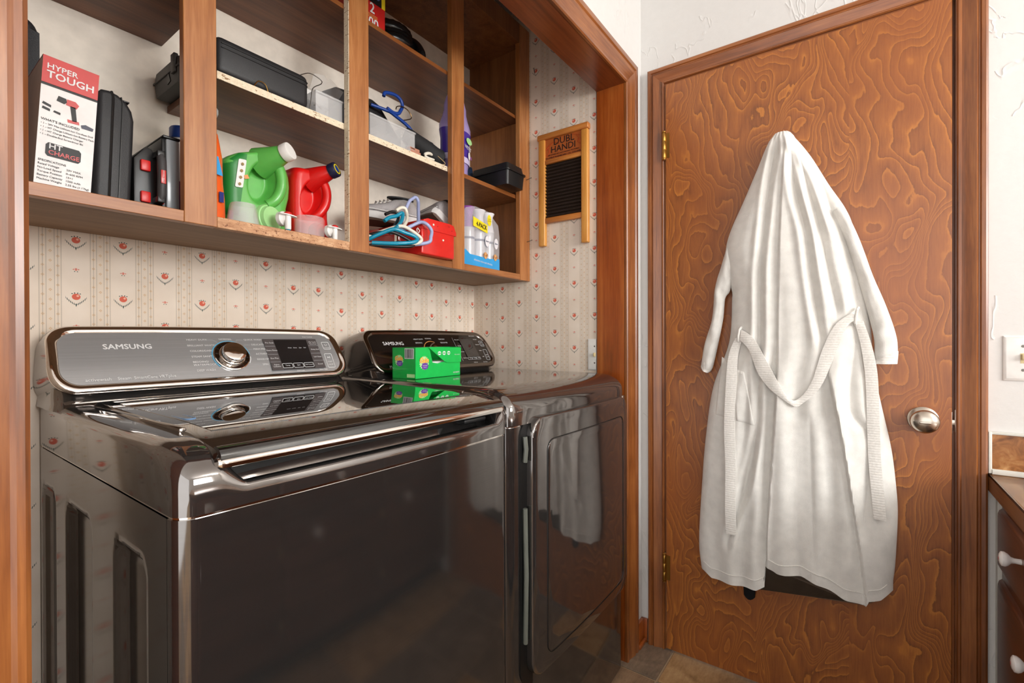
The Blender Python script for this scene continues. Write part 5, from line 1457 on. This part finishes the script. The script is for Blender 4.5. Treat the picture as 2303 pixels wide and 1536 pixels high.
obj('tap_boss', G().lathe([(.030, -.02), (.028, .0), (.022, .010), (.001, .011)], (.712, 1.136, 1.398), (.32, -.94, .05), 30), M_TIDE, b_)
tap(t, .7185, 1.080, 1.398, .92)
# measuring cups
def cup(label, x, y, rb, rt, h, mat):
    t = thing('measuring_cup', label, 'cup', (x, y, ZB))
    obj('cup_wall', G().lathe([(rb, 0), (rb-.001, .003), (rt+.002, h-.004), (rt, h), (rt-.003, h), (rt-.0015, h-.005), (rb-.0025, .003), (rb-.002, 0)], (x, y, ZB), (0, 0, 1), 32, cap=False), mat, t)
    obj('cup_base', G().lathe([(rt-.002, h-.0015), (rt-.002, h)], (x, y, ZB), (0, 0, 1), 32), mat, t)
    return t
cup('frosted measuring cup upside down in front of the green jug', .504, 1.100, .034, .0245, .047, M_FROST)
cup('clear measuring cup upside down in front of the red jug', .659, 1.0955, .0355, .0335, .048, M_CLEAR)

# toolbox
t = thing('metal_toolbox', 'red enamelled metal toolbox standing end-on in the cabinet', 'tool box', (1.045, 1.18, ZB))
x0, x1 = .974, 1.113
b_ = obj('body', G().box(x0, x1, 1.034, 1.33, ZB, 1.452, .005, 3), M_REDENAM, t)
obj('lid', G().prism([(x0-.002, 1.446), (x1+.006, 1.446), (x1+.006, 1.456), (x1-.006, 1.477), (x1-.022, 1.480), (x0+.022, 1.480), (x0+.006, 1.474), (x0-.002, 1.456)], (0, 1.031, 0), UX, UZ, (0, .30, 0), .002, 2), M_REDENAM, t)
for x, z in ((1.018, 1.464), (1.062, 1.425)):
    obj('rivet', G().lathe([(.0035, 0), (.003, .0012), (.001, .002)], (x, 1.0335 if z < 1.44 else 1.0305, z), (0, -1, 0), 12), M_IVORY, t)
for x, z in ((1.036, 1.4625), (1.085, 1.470), (1.098, 1.459)):
    obj('rivet', G().lathe([(.0016, 0), (.0014, .0008)], (x, 1.0305, z), (0, -1, 0), 8), plain('dark_red_print', (150, 26, 24), .4), t)
obj('hasp', G().box(x0-.004, x0-.001, 1.13, 1.15, 1.42, 1.462, .001), M_CHROME, t)

# shoes on the toolbox
def shoe(label, M, ms):
    t = thing('shoe', label, 'shoe', M.to_translation(), M.to_euler(), 'pair of grey knit shoes')
    L = .215
    def sec(s, zt, zb, hw):
        return [(s*L, hw*math.cos(2*PI*q/18), (zt+zb)/2+(zt-zb)/2*math.sin(2*PI*q/18)) for q in range(18)]
    prof = [(0, .050, .018, .022), (.03, .066, .016, .030), (.10, .082, .016, .035), (.22, .086, .016, .036), (.36, .080, .016, .037), (.52, .064, .016, .041), (.70, .054, .016, .045), (.86, .046, .016, .042), (.96, .038, .017, .030), (1.0, .030, .018, .014)]
    up = obj('upper', G().loft([sec(*p) for p in prof]), M_GREYCL, t, local=True, smooth=60)
    def sole(s, hw, z0, z1): return [(s*L, hw, z0), (s*L, hw+.003, (z0+z1)/2), (s*L, hw, z1), (s*L, -hw, z1), (s*L, -hw-.003, (z0+z1)/2), (s*L, -hw, z0)]
    so = obj('sole', G().loft([sole(-.02, .020, .006, .026), sole(.03, .033, .003, .026), sole(.2, .037, .003, .026), sole(.45, .038, .003, .024), (sole(.7, .047, .003, .024)), sole(.9, .040, .005, .024), sole(1.0, .020, .009, .024), sole(1.02, .008, .012, .022)]), M_GREYSOLE, t, local=True, smooth=40)
    obj('tread', G().loft([sole(.0, .026, -.001, .006), sole(.2, .034, -.003, .005), sole(.7, .043, -.003, .005), sole(.95, .028, .0, .008)]), M_BROWNSOLE, so, local=True)
    obj('opening', G().prism(ellipse(.055, 0, .045, .022, 18), (0, 0, .0835), (1, 0, 0), (0, 1, 0), (0, 0, .004)), M_BLACKFOAM, up, local=True)
    for k in range(4): obj('lace', G().tube([(.095+.013*k, -.020, .069-.004*k), (.097+.013*k, 0, .0795-.0045*k), (.099+.013*k, .020, .069-.004*k)], .0022, 6), M_GREYSOLE, up, local=True)
    obj('piping', G().tube([(L*a, b, .030) for a, b in ((.02, .030), (.2, .0375), (.5, .040), (.75, .046), (.92, .037))], .002, 6), M_GREYSOLE, up, local=True)
    obj('piping', G().tube([(L*a, -b, .030) for a, b in ((.02, .030), (.2, .0375), (.5, .040), (.75, .046), (.92, .037))], .002, 6), M_GREYSOLE, up, local=True)
    return t
shoe('grey knit shoe lying on the red toolbox with its side showing', Matrix.Translation((1.082, 1.175, 1.4845)) @ Matrix.Rotation(rad(163), 4, 'Z'), 1)
shoe('grey knit shoe tipped on its side with pale sole turned outward', Matrix.Translation((1.120, 1.110, 1.512)) @ Matrix.Rotation(rad(70), 4, 'Z') @ Matrix.Rotation(rad(40), 4, 'X'), 1)

# hangers leaning on the toolbox
def hanger(label, pts_hook, pts_frame, r, mat):
    t = thing('plastic_hanger', label, 'hanger', tuple(Vector(pts_frame[0])), group='hangers leaning on the red toolbox')
    obj('hook', G().tube(catmull(pts_hook, 6), r, 10), mat, t)
    obj('frame', G().tube(catmull(pts_frame, 5), r, 10), mat, t)
    mid = Vector(pts_frame[len(pts_frame)//2])
    return t
hanger('lavender plastic hanger leaning across the red toolbox', [(.975, 1.105, 1.512), (.990, 1.105, 1.540), (1.004, 1.105, 1.552), (1.013, 1.105, 1.558), (1.021, 1.104, 1.556), (1.022, 1.100, 1.543), (1.008, 1.085, 1.522), (.985, 1.060, 1.490), (.962, 1.035, 1.462)],
       [(.880, 1.06, 1.418), (.930, 1.045, 1.441), (.962, 1.030, 1.460), (.975, 1.016, 1.456), (.991, 1.012, 1.440), (.985, 1.008, 1.420), (.972, 1.010, 1.400), (.90, 1.05, 1.385), (.86, 1.08, 1.38)], .0052, M_LAV)
hanger('white plastic hanger leaning under the lavender one', [(.930, 1.095, 1.497), (.948, 1.095, 1.510), (.962, 1.092, 1.510), (.965, 1.088, 1.495), (.945, 1.065, 1.468), (.915, 1.045, 1.443)],
       [(.83, 1.09, 1.405), (.875, 1.065, 1.428), (.905, 1.042, 1.440), (.930, 1.026, 1.428), (.952, 1.016, 1.412), (.948, 1.012, 1.400), (.925, 1.018, 1.390), (.87, 1.05, 1.382), (.822, 1.082, 1.381)], .0050, M_IVORY)
hanger('teal plastic hanger leaning across the red toolbox', [(.882, 1.088, 1.457), (.900, 1.088, 1.470), (.925, 1.088, 1.480), (.944, 1.085, 1.492), (.940, 1.078, 1.478), (.915, 1.060, 1.452), (.880, 1.040, 1.428)],
       [(.828, 1.09, 1.396), (.850, 1.065, 1.412), (.874, 1.038, 1.425), (.900, 1.028, 1.420), (.928, 1.015, 1.412), (.934, 1.010, 1.402), (.915, 1.012, 1.392), (.87, 1.035, 1.385), (.825, 1.07, 1.384)], .0056, M_TEAL)
hanger('black plastic hanger lowest of those leaning on the red toolbox', [(.895, 1.10, 1.480), (.918, 1.10, 1.492), (.936, 1.098, 1.492), (.934, 1.09, 1.475), (.90, 1.066, 1.442), (.872, 1.048, 1.420)],
       [(.822, 1.10, 1.404), (.845, 1.075, 1.414), (.870, 1.047, 1.418), (.900, 1.036, 1.410), (.928, 1.022, 1.394), (.922, 1.018, 1.384), (.89, 1.03, 1.379), (.85, 1.055, 1.378), (.815, 1.085, 1.378)], .0046, M_BLACK)
t = thing('paper_twist', 'white paper tie hanging on the lavender hanger', 'tie', (.952, 1.03, 1.43))
obj('loop', G().tube([(.951, 1.030, 1.440), (.947, 1.025, 1.431), (.951, 1.022, 1.427), (.956, 1.024, 1.434), (.954, 1.030, 1.443)], .0013, 6), M_WHITE, t)

# air freshener four-pack
t = thing('air_freshener_pack', 'four-pack of white air freshener bottles in clear film with blue base', 'bottles', (1.335, 1.14, ZB))
def fresh(x, y, capm, lean):
    M_ = rot_about(Matrix.Rotation(rad(lean), 4, 'Y'), (x, y, ZB))
    o = obj('bottle', G().lathe([(.020, .004), (.0245, .007), (.0250, .13), (.0245, .146), (.022, .150)], (x, y, ZB), (0, 0, 1), 28).xf(M_), plain('silvery_white', (222, 222, 226), .25, metal=.2), t)
    obj('trigger_cap', G().lathe([(.0246, .132), (.0243, .150), (.0195, .178), (.0178, .192), (.0195, .205), (.0250, .216), (.0262, .2185), (.0255, .2195), (.001, .2190)], (x, y, ZB), (0, 0, 1), 28).xf(M_), capm, o)
    obj('stripe', G().lathe([(.0253, .104), (.0254, .112)], (x, y, ZB), (0, 0, 1), 28, cap=False).xf(M_), plain('slate_print', (88, 96, 124), .4), o)
    return o
CAPW = plain('white_cap', (236, 234, 238), .35)
o1 = fresh(1.400, 1.132, CAPW, 0); o2 = fresh(1.342, 1.128, CAPW, 0); o3 = fresh(1.285, 1.130, M_VIOLET, 0); o4 = fresh(1.240, 1.150, M_VIOLET, -2)
obj('blue_base', G().prism([(1.217, 0), (1.430, 0), (1.430, .050), (1.37, .044), (1.30, .046), (1.262, .046), (1.24, .060), (1.217, .064)], (0, 1.098, ZB), UX, UZ, (0, .004, 0), .0008, 1), M_SKY, t)
obj('film', G().prism([(1.218, .046), (1.429, .046), (1.432, .13), (1.424, .175), (1.395, .195), (1.365, .215), (1.29, .220), (1.24, .205), (1.218, .17)], (0, 1.0995, ZB), UX, UZ, (0, .001, 0)), M_FILM, t)
bn = patch([(0, .004), (.080, -.010), (.080, .020), (0, .037)], (1.277, 1.098, 1.517), UX, UZ, M_YEL, t, 'yellow_band', .001)
lettering('4-PACK', .0225, (1.2925, 1.096, 1.531), (.985, 0, -.12), (.06, 0, 1), M_BLACKPR, bn, 'LEFT', .008, .78, lift=.001)
patch(ellipse(0, 0, .0115, .0205), (1.367, 1.0975, 1.556), UX, UZ, M_YEL, t, 'yellow_sticker', .001)
lettering('LIMITED', .0045, (1.367, 1.095, 1.560), UX, UZ, M_BLACKPR, t, 'CENTER'); lettering('EDITION', .0045, (1.367, 1.095, 1.553), UX, UZ, M_BLACKPR, t, 'CENTER')
for x, z in ((1.354, 1.478), (1.412, 1.478)):
    r_ = patch(ellipse(0, 0, .0125, .021), (x, 1.0975+(.004 if x > 1.4 else 0), z), UX, UZ, plain('slate_print', (88, 96, 124), .4), t, 'brand_ring', .0008)
    patch(ellipse(0, 0, .0115, .020), (x, 1.0975+(.004 if x > 1.4 else 0), z), UX, UZ, CAPW, t, 'brand_roundel', .0014)
    lettering('febreze', .0085, (x, 1.0960+(.004 if x > 1.4 else 0), z), UX, UZ, plain('slate_print', (88, 96, 124), .4), t, 'CENTER', .01, .62)
for x in (1.345, 1.402):
    h = patch(ellipse(0, 0, .0095, .0125, 16), (x, 1.0975, 1.425), UX, UZ, plain('golden_print', (214, 160, 104), .5), t, 'dog_picture', .001)
    patch(ellipse(0, 0, .0018, .0022, 8), (x+.001, 1.0965, 1.424), UX, UZ, M_BLACKPR, h, 'dog_nose', .001)
    for e in (-.0085, .0085): patch(ellipse(0, 0, .003, .006, 8), (x+e, 1.0968, 1.427), UX, UZ, plain('brown_print', (176, 116, 66), .5), h, 'dog_ear', .001)
lettering('eliminates odors and refreshes', .0105, (1.280, 1.0975, 1.403), (.995, 0, -.07), (.07, 0, .995), M_WHITEPR, t, 'LEFT', .0, .80, lift=.001)

# box and coiled hose on the top shelf
t = thing('printed_carton', 'red and yellow carton printed 12 and 500 on the upper shelf', 'box', (.86, 1.12, ZT))
b_ = obj('carton', G().box(.770, .892, 1.095, 1.155, ZT, 2.17), M_REDPR, t, smooth=0)
obj('black_panel', G().box(.7695, .880, 1.0945, 1.096, 2.058, 2.171), M_BLACKPR, b_, smooth=0)
obj('yellow_edge', G().box(.880, .8925, 1.0945, 1.1555, 2.058, 2.171), M_YEL, b_, smooth=0)
lettering('12', .040, (.822, 1.0945, 2.040), UX, UZ, M_WHITEPR, b_, 'LEFT', .02, .85)
lettering('500', .040, (.818, 1.0945, 2.000), UX, UZ, M_WHITEPR, b_, 'LEFT', .02, .85)
for k in range(3): patch([(0, 0), (.050, 0), (.050, .0018), (0, .0018)], (.815, 1.0945, 2.0215-.004*k), UX, UZ, M_ORPR, b_, 'rule', .0006)
patch(ellipse(0, 0, .009, .011, 18), (.866, 1.0945, 2.083), UX, UZ, plain('blue_seal', (90, 104, 160), .4), b_, 'seal', .0006)
t = thing('coiled_hose', 'black ribbed hose coiled in a heap on the upper shelf', 'hose', (1.00, 1.20, ZT))
hp = []
for k in range(160):
    a = 2*PI*k/40; rr = .062+.006*math.sin(k*.11); hp.append((.998+rr*math.cos(a), 1.205+rr*.9*math.sin(a), ZT+.020+.019*k/40))
rr = [.0185+.0016*(k % 2) for k in range(160)]
obj('hose', G().tube(hp, rr, 10), plain('glossy_black_rubber', (14, 14, 15), .25), t, smooth=60)
obj('hose_end', G().tube(catmull([(1.055, 1.185, ZT+.10), (1.06, 1.15, ZT+.075), (1.05, 1.115, ZT+.03), (1.045, 1.112, ZT+.015)], 6), .014, 10), plain('glossy_black_rubber', (14, 14, 15), .25), t)

# ------------------------------------------------------------------ dryer sheet carton on the dryer
ZD_ = 1.0075
rz = rad(4)
t = thing('dryer_sheet_box', 'bright green dryer sheet carton torn open on top of the dryer', 'box', (.937, 1.022, ZD_), (0, 0, rz))
W_, D_, H_ = .203, .092, .090
obj('carton_front', G().prism([(0, 0), (W_, 0), (W_, H_*.50), (.118, H_*.50), (.095, H_*.46), (.072, H_*.50), (.058, H_), (0, H_)], (0, 0, 0), UX, UZ, (0, .0015, 0)), M_GAINBOX, t, local=True, smooth=0)
obj('carton_sides', G().box(0, .0015, .0015, D_, 0, H_).box(W_-.0015, W_, .0015, D_, 0, H_).box(0, W_, D_-.0015, D_, 0, H_).box(0, W_, 0, D_, 0, .0015), M_GAINBOXD, t, local=True, smooth=0)
obj('carton_top', G().box(0, .060, .0015, D_-.0015, H_-.0015, H_).box(.060, W_, .040, D_-.0015, H_-.0015, H_), M_GAINBOX, t, local=True, smooth=0)
obj('torn_flap', G().prism([(.050, H_+.0005), (W_, H_-.002), (W_, H_*.47), (.135, H_*.47), (.122, H_*.52)], (0, -.004, 0), UX, UZ, (0, .0012, 0)), M_GAINBOX, t, local=True, smooth=0)
obj('dryer_sheets', G().box(.010, W_-.010, .012, D_-.010, .002, H_*.52), M_WHITE, t, local=True)
def logo(o, u, v, s, lift=.0007):
    burst = []
    for k in range(36):
        r = (.020 if k % 2 else .0165)*s; burst.append((r*1.0*math.cos(2*PI*k/36), r*math.sin(2*PI*k/36)-.004*s))
    halo = patch(burst, o, u, v, plain('pale_green_print', (180, 232, 160), .4), t, 'logo_burst', lift-.0004, local=True)
    cloud = []
    for k in range(24):
        r = (.0135+.0022*math.cos(k*PI*2/24*8))*s; cloud.append((r*math.cos(2*PI*k/24)+.003*s, r*.72*math.sin(2*PI*k/24)-.013*s))
    patch(cloud, o, u, v, M_PURPLE, t, 'logo_cloud', lift, local=True)
    lettering('Gain', .0205*s, Vector(o)+Vector(v)*.003*s, u, Vector(v)+Vector(u)*.10, plain('orange_logo', (250, 140, 40), .4), t, 'CENTER', .07, .95, lift=lift+.0006, local=True)
    lettering('Gain', .0205*s, Vector(o)+Vector(v)*.003*s, u, Vector(v)+Vector(u)*.10, plain('yellow_logo', (254, 226, 120), .4), t, 'CENTER', .004, .95, lift=lift+.0011, local=True)
    lettering('moonlight', .0045*s, Vector(o)-Vector(v)*.011*s+Vector(u)*.003*s, u, v, M_WHITEPR, t, 'CENTER', lift=lift+.0008, local=True)
    lettering('breeze', .0045*s, Vector(o)-Vector(v)*.016*s+Vector(u)*.003*s, u, v, M_WHITEPR, t, 'CENTER', lift=lift+.0008, local=True)
logo((.035, 0, H_*.55), UX, UZ, 1.05)
logo((0, D_*.70, H_*.62), (0, -1, 0), UZ, .88)
patch([(0, 0), (.036, 0), (.036, .030), (0, .030)], (0, D_*.46, .058), (0, -1, 0), UZ, M_WHITEPR, t, 'barcode_field', .0005, local=True)
for k, w_ in enumerate((1, 2, 1, 1, 3, 1, 2, 1, 2, 1, 1, 2)):
    patch([(0, 0), (.0007*w_, 0), (.0007*w_, .026), (0, .026)], (0, D_*.46-.002-.0027*k, .060), (0, -1, 0), UZ, M_BLACKPR, t, 'barcode_bar', .0009, local=True)
patch([(0, 0), (.030, 0), (.030, .010), (0, .010)], (0, D_*.36, .004), (0, -1, 0), UZ, plain('pale_green_print', (180, 232, 160), .4), t, 'small_print', .0005, local=True)
for k in range(3):
    patch(ellipse(0, 0, .0075, .0060, 14), (.098+.0215*k, -.004, H_*.80), UX, UZ, M_WHITEPR, t, 'scent_icon', .0006, local=True)
    patch([(-.006, -.0014), (.006, -.0014), (.006, .0014), (-.006, .0014)], (.098+.0215*k, -.004, H_*.80), UX, UZ, M_GAINBOXD, t, 'scent_bar', .0010, local=True)
lettering('105 SHEETS', .0062, (.198, 0, .010), UX, UZ, M_WHITEPR, t, 'RIGHT', .01, local=True)
lettering('fabric softener', .0045, (.170, -.004, H_*.74), UX, UZ, M_WHITEPR, t, 'LEFT', local=True)
